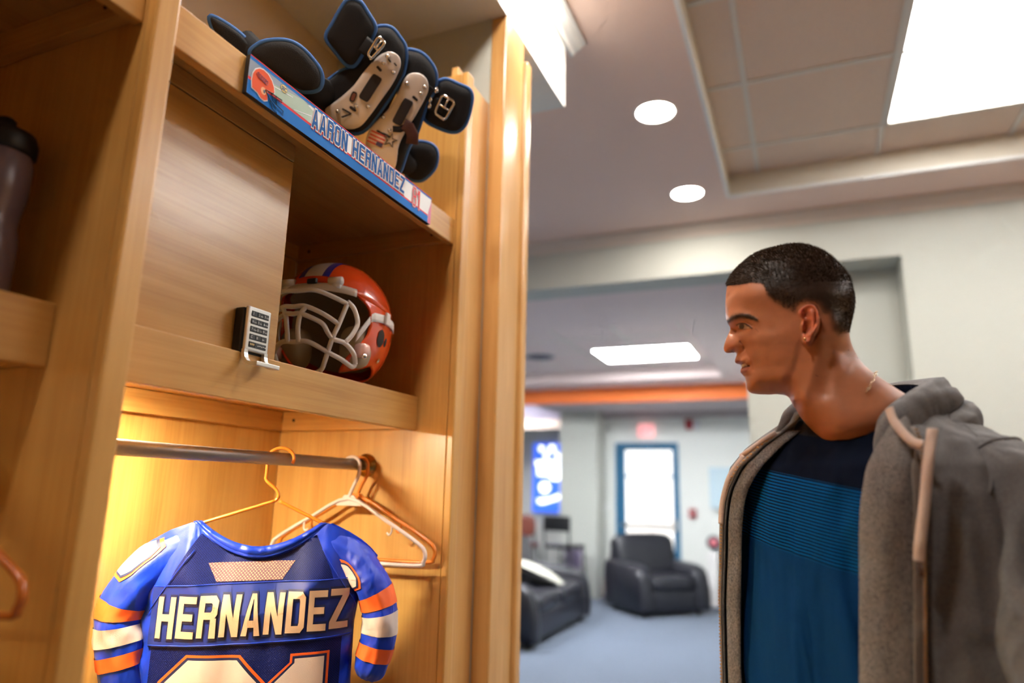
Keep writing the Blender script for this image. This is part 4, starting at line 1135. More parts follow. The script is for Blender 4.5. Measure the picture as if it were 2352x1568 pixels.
def lounge_seat(name, label, cat, loc, ang, w, d, nseat, group):
    t = thing(name, label, cat, loc, group)
    T = Matrix.Translation(loc) @ Matrix.Rotation(ang, 4, 'Z')
    hw_, aw = w / 2, .20
    rb(T, -hw_ + .02, hw_ - .02, -d / 2 + .04, d / 2 - .02, .06, .30, .03).build('base', leather, t, True)
    for s in (-1, 1):
        arm_mesh(T, s * (hw_ - aw), s * hw_, d).build('arm', leather, t, True)
    iw = (w - 2 * aw) / nseat
    for k in range(nseat):
        xc = -hw_ + aw + iw * (k + .5)
        b = MB(T); b.sup((xc, -.07, .365), (iw / 2 + .004, d / 2 - .10, .09), .35, .28, 28, 12, fn=lambda p: Vector((p.x, p.y, p.z + (.02 * (1 - (p.x / (iw / 2)) ** 2) if p.z > 0 else 0)))); b.build('seat_cushion', leather, t, True)
        b = MB(T @ Matrix.Translation((xc, d / 2 - .17, .64)) @ Matrix.Rotation(math.radians(-14), 4, 'X'))
        b.sup((0, 0, 0), (iw / 2 + (.13 if nseat == 1 else .06), .13, .30), .4, .35, 28, 14, fn=lambda p: Vector((p.x * (1 + .10 * p.z), p.y * (1.05 - .25 * max(0, p.z)), p.z))); b.build('back_cushion', leather, t, True)
    rb(T, -hw_ + .08, hw_ - .08, d / 2 - .12, d / 2, .10, .72, .05).build('back_frame', leather, t, True)
    for sx in (-1, 1):
        for sy in (-1, 1):
            b = MB(T); b.lathe([(.025, 0), (.03, .02), (.03, .07)], (sx * (hw_ - .12), sy * (d / 2 - .12), 0), 14); b.build('foot', foot_m, t, True)
    return t
lounge_seat('armchair', 'black leather armchair in front of the blue-framed glass door', 'armchair', (-1.10, 9.22, 0), math.radians(44), 1.02, .92, 1, 'black leather seating')
lounge_seat('sofa', 'black leather sofa with a pale cushion beside the wooden column', 'sofa', (-2.14, 7.30, 0), math.radians(90), 1.90, .96, 2, 'black leather seating')
pc = thing('throw_pillow', 'pale cream throw pillow lying on the black leather sofa', 'pillow', (-2.05, 7.45, .47))
T = Matrix.Translation((-2.05, 7.45, .56)) @ Matrix.Rotation(math.radians(75), 4, 'Z') @ Matrix.Rotation(math.radians(20), 4, 'Y') @ Matrix.Rotation(math.radians(14), 4, 'X')
b = MB(T)
def pil(p):
    k = 1 - .12 * (1 - abs(p.x / .30)) * (abs(p.y / .26)) - .0
    return Vector((p.x, p.y, p.z * (1.0 - .55 * max(abs(p.x / .30), abs(p.y / .26)) ** 3)))
b.sup((0, 0, 0), (.30, .26, .085), .9, .35, 36, 16, fn=pil)
b.build('cushion_cover', mat('pillow_cream', srgb(186, 183, 170), .8, var=.12, vscale=30), pc, True)
b = MB(T); b.tube([(.30 * math.copysign(abs(math.cos(a)) ** .35, math.cos(a)), .26 * math.copysign(abs(math.sin(a)) ** .35, math.sin(a)), 0) for a in np.linspace(0, 6.283, 41)[:-1]], .006, 6, closed=True); b.build('piping', MATS['pillow_cream'], pc, True)
# tall table and seats behind the sofa
tb = thing('bar_table', 'tall round table with teal edge behind the sofa', 'table', (-3.55, 9.25, 0))
c = (-3.55, 9.25, 0)
MB().lathe([(.001, 1.03), (.38, 1.03), (.40, 1.04), (.40, 1.075), (.385, 1.08), (.001, 1.08)], c, 40).build('table_top', mat('teal_laminate', srgb(96, 140, 150), .4), tb)
MB().lathe([(.04, .03), (.04, 1.03)], c, 20).build('pole', metal, tb, True)
MB().lathe([(.27, 0), (.27, .012), (.06, .05), (.04, .06)], c, 32).build('foot_plate', metal, tb, True)
def bar_chair(name, label, loc, ang, seat_c, back_c, round_back):
    t = thing(name, label, 'chair', loc, 'tall chairs at the lounge table')
    T = Matrix.Translation(loc) @ Matrix.Rotation(ang, 4, 'Z')
    b = MB(T); b.seg = 3; b.box(-.21, .21, -.20, .20, .70, .75, .02); b.build('seat', seat_c, t, True)
    b = MB(T); b.seg = 3
    if round_back: b.sup((0, .20, .99), (.22, .03, .15), .6, .7)
    else: b.box(-.22, .22, .185, .215, .93, 1.13, .02)
    b.build('backrest', back_c, t, True)
    for sx in (-1, 1):
        b = MB(T); b.tube([(sx * .2, .19, .72), (sx * .2, .205, 1.10)], .014, 8); b.build('back_post', black_m, t, True)
        for sy in (-1, 1):
            b = MB(T); b.tube([(sx * .19, sy * .18, .71), (sx * .22, sy * .21, 0)], .014, 8); b.build('leg', black_m, t, True)
    b = MB(T); b.tube([(-.205, -.2, .28), (.205, -.2, .28), (.205, .2, .28), (-.205, .2, .28)], .01, 6, closed=True); b.build('footrest', black_m, t, True)
    return t
brown = mat('stool_brown', srgb(112, 56, 44), .45)
bar_chair('bar_chair', 'brown backed tall chair at the teal table', (-2.95, 9.22, 0), math.radians(190), brown, brown, True)
bar_chair('bar_chair', 'black backed tall chair between the brown chair and the pier', (-2.36, 9.30, 0), math.radians(165), black_m, black_m, False)
lb = thing('waste_bin', 'slim lavender grey bin behind the black tall chair', 'bin', (-2.36, 9.68, 0))
MB().lathe([(.09, 0), (.11, .02), (.12, .62), (.125, .64), (.115, .64), (.11, .60)], (-2.36, 9.68, 0), 24).build('bin_body', mat('bin_lavender', srgb(176, 160, 190), .5), lb, True)
MB().lathe([(.126, .64), (.126, .66), (.08, .70), (.02, .71), (.001, .71)], (-2.36, 9.68, 0), 24).build('bin_lid', mat('bin_lid_grey', srgb(150, 140, 160), .5), lb, True)
# ---------------------------------------------------------------- things on the far wall
def wy(px, py, y=YF): return onY(y, px, py)
ex = thing('exit_sign', 'lit red exit sign above the blue door', 'sign', tuple(wy(1485, 1003)))
a, c = wy(1467, 975), wy(1503, 1003)
cbox('sign_box', a.x, c.x, YF - .05, YF, c.z, a.z, mat('exit_face', srgb(250, 205, 205), .5, emit=(1.0, .36, .36, 1), estr=.75), ex, c=.006)
lw = (c.x - a.x - .05) / 4
for k, ch in enumerate('EXIT'):
    b = MB(); glyph_mesh(b, ch, lambda u, v: (u, YF - .0515, v), a.x + .022 + k * (lw + .003), lw * .8, c.z + .04, a.z - c.z - .075, 1, 0, .24, .14, nrm=(0, -1, 0))
    b.build('letter', mat('exit_red', srgb(225, 60, 80), .5, emit=(1, .08, .12, 1), estr=.55), ex)
al_ = thing('fire_alarm', 'red fire alarm with white strobe high on the far wall', 'alarm', tuple(wy(1590, 985)))
a, c = wy(1575, 963), wy(1592, 986)
cbox('alarm_box', a.x, c.x, YF - .06, YF, c.z, a.z, mat('alarm_red', srgb(160, 24, 34), .4), al_, c=.008)
e = wy(1600, 974); b = MB(); b.sup((e.x, YF - .035, e.z), (.05, .04, .075), .6, .6); b.build('strobe', mat('strobe_clear', srgb(226, 226, 232), .15, coat=.5), al_, True)
ps = thing('pull_station', 'small red pull station on the wall right of the blue door', 'alarm', tuple(wy(1591, 1190)))
a, c = wy(1583, 1168), wy(1600, 1190)
cbox('station_body', a.x, c.x, YF - .05, YF, c.z, a.z, MATS['alarm_red'], ps, c=.006)
cbox('pull_bar', a.x + .018, c.x - .018, YF - .062, YF - .05, (a.z + c.z) / 2 - .012, (a.z + c.z) / 2 + .012, mat('pull_white', srgb(220, 200, 200), .5), ps, c=.003)
ws = thing('light_switch', 'pale switch plate on the wall left of the blue door', 'switch', tuple(wy(1392, 1165)))
a = wy(1392, 1162); cbox('switch_plate', a.x - .06, a.x + .06, YF - .008, YF, a.z - .06, a.z + .06, paint_white, ws, c=.003); cbox('toggle', a.x - .008, a.x + .008, YF - .02, YF - .008, a.z - .015, a.z + .015, paint_white, ws, c=.002)
wb = thing('whiteboard', 'pale blue whiteboard on the far wall beside the man', 'board', tuple(wy(1665, 1172)))
a, c = wy(1628, 1073), wy(1712, 1168)
cbox('board', a.x, c.x, YF - .016, YF, c.z, a.z, mat('whiteboard_face', srgb(206, 226, 236), .2, coat=.4), wb, c=.003)
cbox('marker_tray', a.x + .02, c.x - .02, YF - .06, YF, c.z - .025, c.z, mat('tray_alu', srgb(200, 205, 208), .4, .6), wb, c=.003)
fs_ = thing('floor_stand', 'white floor stand with a dark round head beside the armchair', 'stand', (-.52, 10.1, 0))
e = onY(10.1, 1640, 1245)
b = MB(); b.seg = 3; b.box(e.x - .09, e.x + .05, 10.02, 10.16, .02, e.z - .12, .02); b.build('stand_body', mat('stand_white', srgb(230, 226, 224), .4), fs_, True)
cbox('stand_foot', e.x - .12, e.x + .08, 9.99, 10.19, 0, .02, MATS['stand_white'], fs_, c=.004)
b = MB(Matrix.Translation((e.x, 10.08, e.z)) @ Matrix.Rotation(math.pi / 2, 4, 'X')); b.lathe([(.001, .03), (.075, .03), (.095, .015), (.095, -.03), (.001, -.03)], (0, 0, 0), 28); b.build('round_head', mat('head_dark', srgb(48, 58, 66), .4), fs_, True)
b = MB(Matrix.Translation((e.x, 10.08, e.z)) @ Matrix.Rotation(math.pi / 2, 4, 'X')); b.lathe([(.001, .034), (.05, .034), (.055, .029)], (0, 0, 0), 24, cap=False); b.build('dial', mat('dial_pink', srgb(220, 120, 130), .4), fs_, True)
cbox('neck', e.x - .02, e.x + .02, 10.06, 10.10, e.z - .125, e.z - .05, MATS['head_dark'], fs_, c=.004)
# backlit banner in the alcove
YA = 12.56
ba = thing('backlit_banner', 'glowing blue and white banner in the alcove left of the pier', 'banner', tuple(onY(YA, 1258, 1178)))
a, c = onY(YA, 1226, 1018), onY(YA, 1306, 1178)
cbox('banner_panel', a.x, c.x, YA - .03, YA + .03, c.z, a.z, mat('banner_blue', srgb(40, 96, 200), .4, emit=(.05, .15, .85, 1), estr=.9), ba, c=.004)
bw = mat('banner_white', srgb(250, 250, 255), .4, emit=(.95, .97, 1, 1), estr=1.9)
def bshape(kind, *a_):
    if kind == 'disc':
        x, y, r = a_; p = onY(YA - .032, x, y); R = r * 12.6 / 1574 * 1.05
        b = MB(); b.add([(p.x + R * math.cos(t_), YA - .033, p.z + R * math.sin(t_)) for t_ in np.linspace(0, 6.283, 25)[:-1]], [list(range(24))])
    else:
        b = MB(); b.add([tuple(onY(YA - .033, *q)) for q in a_[0]], [list(range(len(a_[0])))])
    b.build('banner_shape', bw, ba, fix=False)
for d_ in ((1244, 1030, 7), (1268, 1030, 9), (1255, 1046, 7), (1282, 1047, 7), (1251, 1119, 13)): bshape('disc', *d_)
for q in ([(1230, 1057), (1290, 1057), (1290, 1067), (1230, 1070)], [(1234, 1070), (1290, 1070), (1290, 1103), (1264, 1103), (1262, 1093), (1234, 1092)], [(1234, 1145), (1262, 1143), (1289, 1132), (1288, 1145), (1245, 1158), (1235, 1155)]): bshape('poly', q)
# ================================================================ THE MAN
YH = 1.15                                  # mid plane of the head, turned in profile towards the lockers
def cpx(cx, cy): return 1620 + .26792 * cx, 540 + .26786 * cy
def cworld(cx, cy, b=0.0): return onY(YH - b, *cpx(cx, cy))
def to_c(P):
    """array of points -> measured units of the side view"""
    d = P - np.array(CAM); z = d @ np.array(cfw)
    px = W / 2 + FPX * (d @ np.array(crt)) / z; py = H / 2 - FPX * (d @ np.array(cup)) / z
    return (px - 1620) / .26792, (py - 540) / .26786
SIL = [(190, 435), (181, 480), (177, 520), (174, 560), (173, 610), (175, 660), (178, 700), (186, 740), (199, 766), (212, 788), (214, 806), (205, 832), (187, 872), (170, 918), (159, 955), (158, 972), (164, 992), (178, 1006), (200, 1010), (228, 1005), (252, 1000), (262, 1008), (266, 1030), (260, 1055), (254, 1076), (258, 1092), (276, 1102), (300, 1106), (326, 1113), (340, 1122), (326, 1133), (308, 1145), (301, 1162), (304, 1180), (318, 1195), (334, 1212), (345, 1240), (348, 1280), (356, 1315), (376, 1343), (410, 1357), (470, 1363), (560, 1364), (640, 1362), (690, 1372), (730, 1410), (765, 1470), (800, 1530), (850, 1600), (920, 1680), (1000, 1790), (1200, 1860), (1450, 1860), (1660, 1800), (1800, 1640), (1820, 1500), (1760, 1400), (1640, 1318), (1540, 1252), (1440, 1182), (1390, 1140), (1330, 1075), (1285, 1005), (1252, 930), (1237, 865), (1234, 810), (1246, 750), (1266, 670), (1278, 590), (1277, 520), (1264, 455), (1232, 370), (1170, 280), (1085, 195), (985, 128), (885, 92), (780, 82), (680, 92), (565, 120), (460, 156), (375, 200), (295, 268), (235, 340), (203, 395)]
INT = [(205, 520, 22), (250, 520, 41), (330, 520, 56), (450, 520, 66), (600, 520, 72), (800, 500, 77), (1000, 500, 72), (1150, 510, 55), (1230, 520, 35),
 (245, 400, 30), (335, 380, 48), (500, 370, 63), (700, 350, 71), (900, 360, 69), (1080, 380, 54), (1180, 400, 38), (375, 262, 28), (500, 230, 47), (700, 210, 57), (900, 220, 54), (1050, 265, 36), (600, 150, 27), (780, 130, 30), (900, 140, 25),
 (205, 640, 24), (265, 640, 42), (370, 640, 54), (500, 640, 63), (650, 640, 69), (850, 640, 75), (1050, 650, 68), (1180, 650, 46), (1240, 620, 26),
 (207, 712, 23), (255, 712, 39), (330, 712, 50), (430, 720, 57), (550, 730, 64), (700, 750, 69),
 (234, 792, 8), (255, 790, 14), (278, 784, 21), (320, 782, 33), (385, 792, 46), (440, 790, 54), (560, 800, 63), (700, 820, 69),
 (205, 862, 8), (230, 868, 12), (262, 870, 19), (310, 860, 31), (370, 850, 44), (450, 860, 56), (560, 870, 63), (700, 890, 67),
 (176, 962, 7), (198, 968, 11), (235, 962, 16), (285, 955, 19.5), (318, 965, 21), (360, 950, 34), (430, 950, 48), (540, 960, 58), (680, 970, 64), (790, 980, 66),
 (230, 992, 10), (278, 1012, 8), (302, 1022, 15), (345, 1030, 26), (405, 1040, 39), (500, 1050, 51), (640, 1060, 60), (760, 1070, 62),
 (280, 1078, 11), (315, 1088, 19), (352, 1098, 24), (388, 1112, 28), (432, 1112, 36), (520, 1120, 47), (640, 1130, 56), (760, 1150, 59),
 (318, 1168, 10), (342, 1162, 18), (375, 1158, 24), (440, 1180, 36), (540, 1200, 46), (660, 1220, 54), (365, 1260, 14), (400, 1260, 24), (460, 1250, 34), (560, 1250, 42), (660, 1250, 48), (770, 1230, 56),
 (400, 1330, 13), (470, 1338, 14.5), (550, 1340, 15.5), (640, 1338, 17), (430, 1300, 21), (500, 1302, 24), (580, 1304, 27), (660, 1306, 31), (715, 1335, 30), (740, 1290, 46),
 (760, 1430, 34), (830, 1440, 47), (800, 1330, 53), (880, 1260, 58), (950, 1150, 61), (900, 1350, 57), (1000, 1000, 63), (1100, 1000, 55), (1180, 1000, 40), (1080, 880, 61), (1180, 880, 42), (1150, 1150, 54), (1280, 1150, 37), (1200, 1300, 58), (1330, 1280, 50), (1050, 1350, 62), (950, 1480, 58), (1100, 1550, 66), (1300, 1450, 66), (1500, 1450, 60), (1300, 1650, 68), (1550, 1600, 60), (1100, 1700, 55),
 (1130, 760, 62), (1200, 760, 40), (870, 780, 72), (960, 780, 70), (1040, 780, 67)]
pts, qv = [], []
for cx, cy in SIL:
    w = cworld(cx, cy); pts.append((w.x, w.z)); qv.append(0.0)
SILW = np.array(pts)
for cx, cy, bm_ in INT:
    w = cworld(cx, cy, bm_ / 1000); pts.append((w.x, w.z)); qv.append((bm_ / 1000) ** 2)
A_ = np.array(pts); qv = np.array(qv); sc_ = .1; cen = A_.mean(0)
def tps_k(a, c):
    d = np.sqrt(((a[:, None, :] - c[None]) ** 2).sum(-1)) / sc_
    return np.where(d > 1e-9, d * d * np.log(np.maximum(d, 1e-9)), 0)
n_ = len(A_); K = tps_k(A_, A_) + np.eye(n_) * 2e-4
Pm = np.hstack([np.ones((n_, 1)), (A_ - cen) / sc_])
sol = np.linalg.solve(np.block([[K, Pm], [Pm.T, np.zeros((3, 3))]]), np.concatenate([qv, np.zeros(3)]))
def tps(p):
    return tps_k(p, A_) @ sol[:n_] + np.hstack([np.ones((len(p), 1)), (p - cen) / sc_]) @ sol[n_:]
# polar mesh over the side outline, one half, then mirrored
NP, NR = 460, 150
cc = cworld(720, 850); cc = np.array((cc.x, cc.z))
loop = np.array(catmull([tuple(p) for p in SILW], 12, closed=True))
seg = np.linalg.norm(np.roll(loop, -1, 0) - loop, axis=1)
# denser sampling where the face is
cloop = np.array([[0, 0]] * len(loop), float)
wgt = seg * np.where(loop[:, 0] < cworld(420, 800).x, 2.2, 1.0) * np.where(loop[:, 1] < cworld(900, 1600).z, .5, 1.0)
cs = np.concatenate([[0], np.cumsum(wgt)]); tt = np.linspace(0, cs[-1], NP, endpoint=False)
lx_ = np.interp(tt, cs, np.append(loop[:, 0], loop[0, 0])); lz_ = np.interp(tt, cs, np.append(loop[:, 1], loop[0, 1]))
rim = np.stack([lx_, lz_], 1)
rho = np.sin(np.linspace(0, 1, NR) * math.pi / 2) ** .92
V = np.zeros((NR, NP, 3))
for j in range(NR):
    p = cc + (rim - cc) * rho[j]
    q = tps(p) if j < NR - 1 else np.zeros(NP)
    # keep the dome closing at the outline
    V[j, :, 0] = p[:, 0]; V[j, :, 2] = p[:, 1]; V[j, :, 1] = np.sqrt(np.maximum(q, .007 * (1 - rho[j]) * np.linalg.norm(rim - cc, axis=1) * (rho[j] > .5))) if j < NR - 1 else 0
V[0] = V[0].mean(0)
B_ = V[..., 1].copy()
P3 = np.stack([V[..., 0], YH - B_, V[..., 2]], -1).reshape(-1, 3)
CX, CY = to_c(P3); CX = CX.reshape(NR, NP); CY = CY.reshape(NR, NP)
def g(x, y, rx, ry=None, ang=0.0):
    ry = ry or rx; dx, dy = CX - x, CY - y; ca, sa = math.cos(ang), math.sin(ang)
    return np.exp(-(((dx * ca + dy * sa) / rx) ** 2 + ((-dx * sa + dy * ca) / ry) ** 2))
def dcurve(pts_, n=10):
    """distance to a drawn curve, and position along it"""
    c = np.array(catmull(pts_, n)); best = np.full(CX.shape, 1e9); pos = np.zeros(CX.shape)
    for k in range(len(c) - 1):
        a, b_ = c[k], c[k + 1]; d = b_ - a; L2 = (d ** 2).sum()
        t = np.clip(((CX - a[0]) * d[0] + (CY - a[1]) * d[1]) / L2, 0, 1)
        dd = np.hypot(CX - a[0] - t * d[0], CY - a[1] - t * d[1]); m_ = dd < best
        best = np.where(m_, dd, best); pos = np.where(m_, (k + t) / (len(c) - 1), pos)
    return best, pos
def inside(poly, n=8, smooth=True):
    """signed distance to a closed drawn outline (positive inside)"""
    c = np.array(catmull(poly, n, closed=True)) if smooth else np.array(poly, float)
    ins = np.zeros(CX.shape, bool); best = np.full(CX.shape, 1e9); m = len(c)
    for k in range(m):
        a, b_ = c[k], c[(k + 1) % m]
        cond = ((a[1] > CY) != (b_[1] > CY)) & (CX < (b_[0] - a[0]) * (CY - a[1]) / (b_[1] - a[1] + 1e-12) + a[0]); ins ^= cond
        d = b_ - a; t = np.clip(((CX - a[0]) * d[0] + (CY - a[1]) * d[1]) / ((d ** 2).sum() + 1e-9), 0, 1)
        best = np.minimum(best, np.hypot(CX - a[0] - t * d[0], CY - a[1] - t * d[1]))
    return np.where(ins, best, -best)
ss = lambda x, a, b_: np.clip((x - a) / (b_ - a), 0, 1) ** 2 * (3 - 2 * np.clip((x - a) / (b_ - a), 0, 1))
edge_fade = np.clip(B_ / .006, 0, 1)
D = np.zeros_like(B_)
# ear
ear = inside([(800, 655), (835, 620), (885, 606), (935, 622), (966, 672), (979, 740), (966, 810), (938, 860), (918, 905), (890, 945), (862, 950), (838, 928), (832, 880), (838, 840), (828, 800), (830, 740), (815, 700)])
em = ss(ear, -7, 9)
front = ss(CX, 815, 965)
D += em * (.003 + .0135 * front + .002 * ss(CY, 600, 700))
hd, hp = dcurve([(820, 690), (822, 655), (845, 628), (885, 616), (930, 632), (958, 680), (968, 740), (956, 805), (930, 855)])
D += em * .0045 * np.exp(-(hd / 13) ** 2)
ad, ap = dcurve([(905, 668), (925, 720), (925, 775), (905, 830), (880, 870)])
D += em * .0028 * np.exp(-(ad / 13) ** 2)
D -= em * (.013 * g(872, 790, 34, 52) + .006 * g(862, 690, 22, 32) + .005 * g(945, 725, 9, 60) + .006 * g(850, 835, 16, 22))
D += .005 * g(834, 778, 13, 26) + .0035 * g(862, 925, 22, 22) * em
D -= .004 * np.exp(-((ear + 14) / 9) ** 2) * ss(CX, 900, 960)
# eye, brow, nose, mouth
D -= .0030 * g(310, 792, 40, 26) + .0008 * g(262, 800, 22, 30)
eye = inside([(276, 776), (300, 762), (335, 764), (368, 782), (388, 797), (362, 800), (330, 803), (296, 800)])
D += .0032 * g(326, 782, 38, 24)
ld, lp = dcurve([(268, 770), (300, 758), (338, 760), (375, 780), (396, 797)])
D += .0016 * np.exp(-(ld / 7) ** 2)
cd, _ = dcurve([(262, 752), (305, 738), (352, 744), (400, 775)])
D -= .0016 * np.exp(-(cd / 7) ** 2)
bd, bp_ = dcurve([(196, 742), (235, 712), (290, 692), (350, 694), (400, 708), (440, 726)])
D += .0014 * np.exp(-(bd / 16) ** 2)
D += .0022 * g(262, 962, 34, 30) - .0022 * np.exp(-(dcurve([(300, 915), (325, 945), (330, 985), (308, 1004)])[0] / 9) ** 2)
D -= .005 * g(232, 1000, 20, 8)
D -= .0017 * np.exp(-(dcurve([(330, 960), (356, 1005), (384, 1060), (404, 1110), (410, 1150)])[0] / 13) ** 2)
D -= .0012 * g(300, 1045, 30, 22)
slit = dcurve([(262, 1101), (300, 1106), (340, 1113), (388, 1116)])[0]
D -= .008 * np.exp(-(dcurve([(305, 1110), (340, 1116), (372, 1115)])[0] / 9) ** 2)
D += .0014 * g(300, 1082, 45, 12) + .0016 * g(335, 1158, 32, 16) - .0018 * g(350, 1205, 45, 16)
D += .0012 * g(420, 905, 90, 40, .2) + .0015 * g(620, 1270, 120, 40, -.2)
# neck muscle
D += .0045 * np.exp(-(dcurve([(985, 900), (950, 1080), (900, 1260), (840, 1450), (820, 1600)])[0] / 60) ** 2) - .003 * np.exp(-(dcurve([(1080, 980), (1060, 1150), (1020, 1350)])[0] / 50) ** 2)
D -= .002 * np.exp(-(dcurve([(820, 960), (780, 1120), (700, 1290)])[0] / 40) ** 2)
B_ = np.maximum(B_ + D * edge_fade, 0)
B_[-1] = 0
# colours
skin = np.array(srgb(194, 128, 94)[:3]); skin2 = np.array(srgb(190, 120, 92)[:3])
colr = np.tile(skin, (NR, NP, 1)).astype(float)
def blend(mask, c, k=1.0):
    global colr
    mk = (mask * k)[..., None]; colr = colr * (1 - mk) + np.array(srgb(*c)[:3]) * mk
nz = np.array([noise.noise(Vector((x * .02, y * .02, 1.0))) for x, y in zip(CX.ravel(), CY.ravel())]).reshape(CX.shape)
nz2 = np.array([noise.noise(Vector((x * .09, y * .09, 4.0))) for x, y in zip(CX.ravel(), CY.ravel())]).reshape(CX.shape)
colr *= (1 + .05 * nz + .04 * nz2)[..., None]
blend(em, (210, 112, 88), .55)
blend(g(230, 950, 60, 60) + 0, (188, 104, 84), .35)
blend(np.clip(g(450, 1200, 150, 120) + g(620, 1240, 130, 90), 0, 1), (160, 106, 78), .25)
hair = inside([(150, 438), (300, 424), (400, 408), (470, 412), (502, 425), (512, 475), (548, 545), (585, 575), (690, 640), (775, 672), (800, 610), (870, 575), (965, 600), (1000, 670), (1050, 690), (1095, 800), (1140, 860), (1290, 830), (1400, 500), (1250, 150), (800, 0), (400, 80), (120, 330)], smooth=False)
side_fade = np.interp(CY, [430, 620], [10.0, 85.0])
hm_ = np.clip(ss(hair, -side_fade * .25, side_fade), 0, 1) * (1 - em)
side_stub = np.clip(ss(hair, -30, 10), 0, 1) * (1 - em) * (CY > 480)
blend(side_stub, (92, 62, 46), .25)
blend(hm_, (54, 44, 38), .93)
bm_k = np.exp(-(bd / np.interp(bp_, [0, .25, .7, 1], [17, 24, 19, 10])) ** 2)
blend(np.clip(bm_k * 1.2, 0, 1), (36, 25, 20), .88)
lipu = inside([(252, 1078), (262, 1066), (300, 1080), (345, 1098), (388, 1113), (340, 1112), (300, 1106), (262, 1102)])
lipl = inside([(318, 1136), (345, 1126), (384, 1118), (372, 1148), (345, 1178), (318, 1192), (298, 1180), (296, 1152)])
blend(np.clip(ss(lipu, -6, 6) + ss(lipl, -6, 6), 0, 1), (158, 88, 76), .7)
blend(np.exp(-(dcurve([(318, 1114), (345, 1119), (380, 1117)])[0] / 7) ** 2), (50, 20, 16), .9)
blend(np.clip(g(236, 1000, 16, 6), 0, 1), (46, 22, 16), .85)
blend(ss(eye, -3, 4), (196, 172, 150), .9)
blend(ss(eye, -3, 3) * ss(24 - np.hypot(CX - 312, CY - 782), -2, 4), (58, 36, 20), 1.0)
blend(ss(eye, -3, 3) * ss(11 - np.hypot(CX - 310, CY - 782), -2, 3), (14, 9, 7), 1.0)
blend(np.exp(-(ld / 7.5) ** 2), (30, 18, 14), .95)
blend(np.exp(-(dcurve([(284, 800), (330, 806), (385, 800)])[0] / 4) ** 2), (80, 46, 34), .6)
for mx, my in ((955, 1206), (1228, 985), (1308, 1052)): blend(g(mx, my, 6), (60, 34, 26), .85)
blend(np.exp(-(dcurve([(430, 800), (455, 830)])[0] / 4) ** 2), (110, 66, 48), .4)
# assemble both halves
verts = []; cols = []
idx = np.zeros((2, NR, NP), int)
for h in (0, 1):
    for j in range(NR):
        for i in range(NP):
            if h == 1 and j == NR - 1: idx[1, j, i] = idx[0, j, i]; continue
            if j == 0 and i > 0: idx[h, 0, i] = idx[h, 0, 0]; continue
            idx[h, j, i] = len(verts); s = -1 if h == 0 else 1
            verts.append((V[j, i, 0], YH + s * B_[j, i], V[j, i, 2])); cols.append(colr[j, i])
faces = []
for h in (0, 1):
    I = idx[h]
    for j in range(NR - 1):
        for i in range(NP):
            k = (i + 1) % NP
            f = [I[j, i], I[j, k], I[j + 1, k], I[j + 1, i]] if j else [I[0, 0], I[1, k], I[1, i]]
            faces.append([int(q) for q in (f if h == 0 else f[::-1])])
head_v, head_f, head_c = verts, faces, cols

# ---- torso frame: chest turned towards the viewer's left
TO = Vector((.835, 1.195, 0)); th_ = math.radians(35)
TL = Vector((math.cos(th_), -math.sin(th_), 0)); TF = Vector((TL.y, -TL.x, 0))
def TP(l, f, z): return TO + TL * l + TF * f + Vector((0, 0, z))
# limbs: connected skeleton grown with a skin surface, joined below the head
sk_v, sk_r, sk_e = [], [], []
def joint(p, r, parent=None):
    sk_v.append(tuple(p)); sk_r.append(r)
    if parent is not None: sk_e.append((parent, len(sk_v) - 1))
    return len(sk_v) - 1
pel = joint(TP(0, 0, .98), .13); wa = joint(TP(0, .0, 1.15), .115, pel); ch_ = joint(TP(0, 0, 1.34), .125, wa); nk = joint(TP(-.0, .0, 1.50), .075, ch_)
for s in (1, -1):
    sh_ = joint(TP(s * .155, -.01, 1.465), .055, ch_); el = joint(TP(s * .235, -.03, 1.17), .042, sh_); wr = joint(TP(s * .245, .05, .93), .028, el)
    pa = joint(TP(s * .245, .065, .87), .032, wr)
    for k, (dx, ln) in enumerate(((.026, .9), (.009, 1.0), (-.009, .95), (-.026, .8))):
        k1 = joint(TP(s * .245 + dx * .35, .068 + dx, .84), .0095, pa); k2 = joint(TP(s * .243 + dx * .35, .072 + dx, .84 - .035 * ln), .0088, k1); k3 = joint(TP(s * .232 + dx * .3, .074 + dx, .84 - .065 * ln), .008, k2)
    t1 = joint(TP(s * .225, .085, .885), .011, wr); t2 = joint(TP(s * .215, .105, .855), .0095, t1); t3 = joint(TP(s * .212, .112, .83), .0085, t2)
    hp_ = joint(TP(s * .10, 0, .90), .095, pel); kn = joint(TP(s * .125, .015, .50), .06, hp_); an = joint(TP(s * .14, -.01, .10), .042, kn); to = joint(TP(s * .15, .10, .05), .036, an)
me = bpy.data.meshes.new('limbs'); me.from_pydata(sk_v, sk_e, []); lo = bpy.data.objects.new('limbs', me); COL.objects.link(lo)
lo.modifiers.new('skin', 'SKIN'); 
for k, r in enumerate(sk_r): me.skin_vertices[0].data[k].radius = (r, r)
me.skin_vertices[0].data[pel].use_root = True
lo.modifiers.new('sub', 'SUBSURF').levels = 1
dg = bpy.context.evaluated_depsgraph_get(); lm = bpy.data.meshes.new_from_object(lo.evaluated_get(dg))
nh = len(head_v)
allv = head_v + [tuple(v.co) for v in lm.vertices]; allf = head_f + [[i + nh for i in p.vertices] for p in lm.polygons]
allc = head_c + [skin] * len(lm.vertices)
bpy.data.objects.remove(lo)
skin_m = bpy.data.materials.new('skin'); skin_m.use_nodes = True
nt = skin_m.node_tree; bs = nt.nodes['Principled BSDF']; at_n = nt.nodes.new('ShaderNodeAttribute'); at_n.attribute_name = 'tone'
nt.links.new(at_n.outputs['Color'], bs.inputs['Base Color']); bs.inputs['Roughness'].default_value = .42; bs.inputs['Specular IOR Level'].default_value = .45
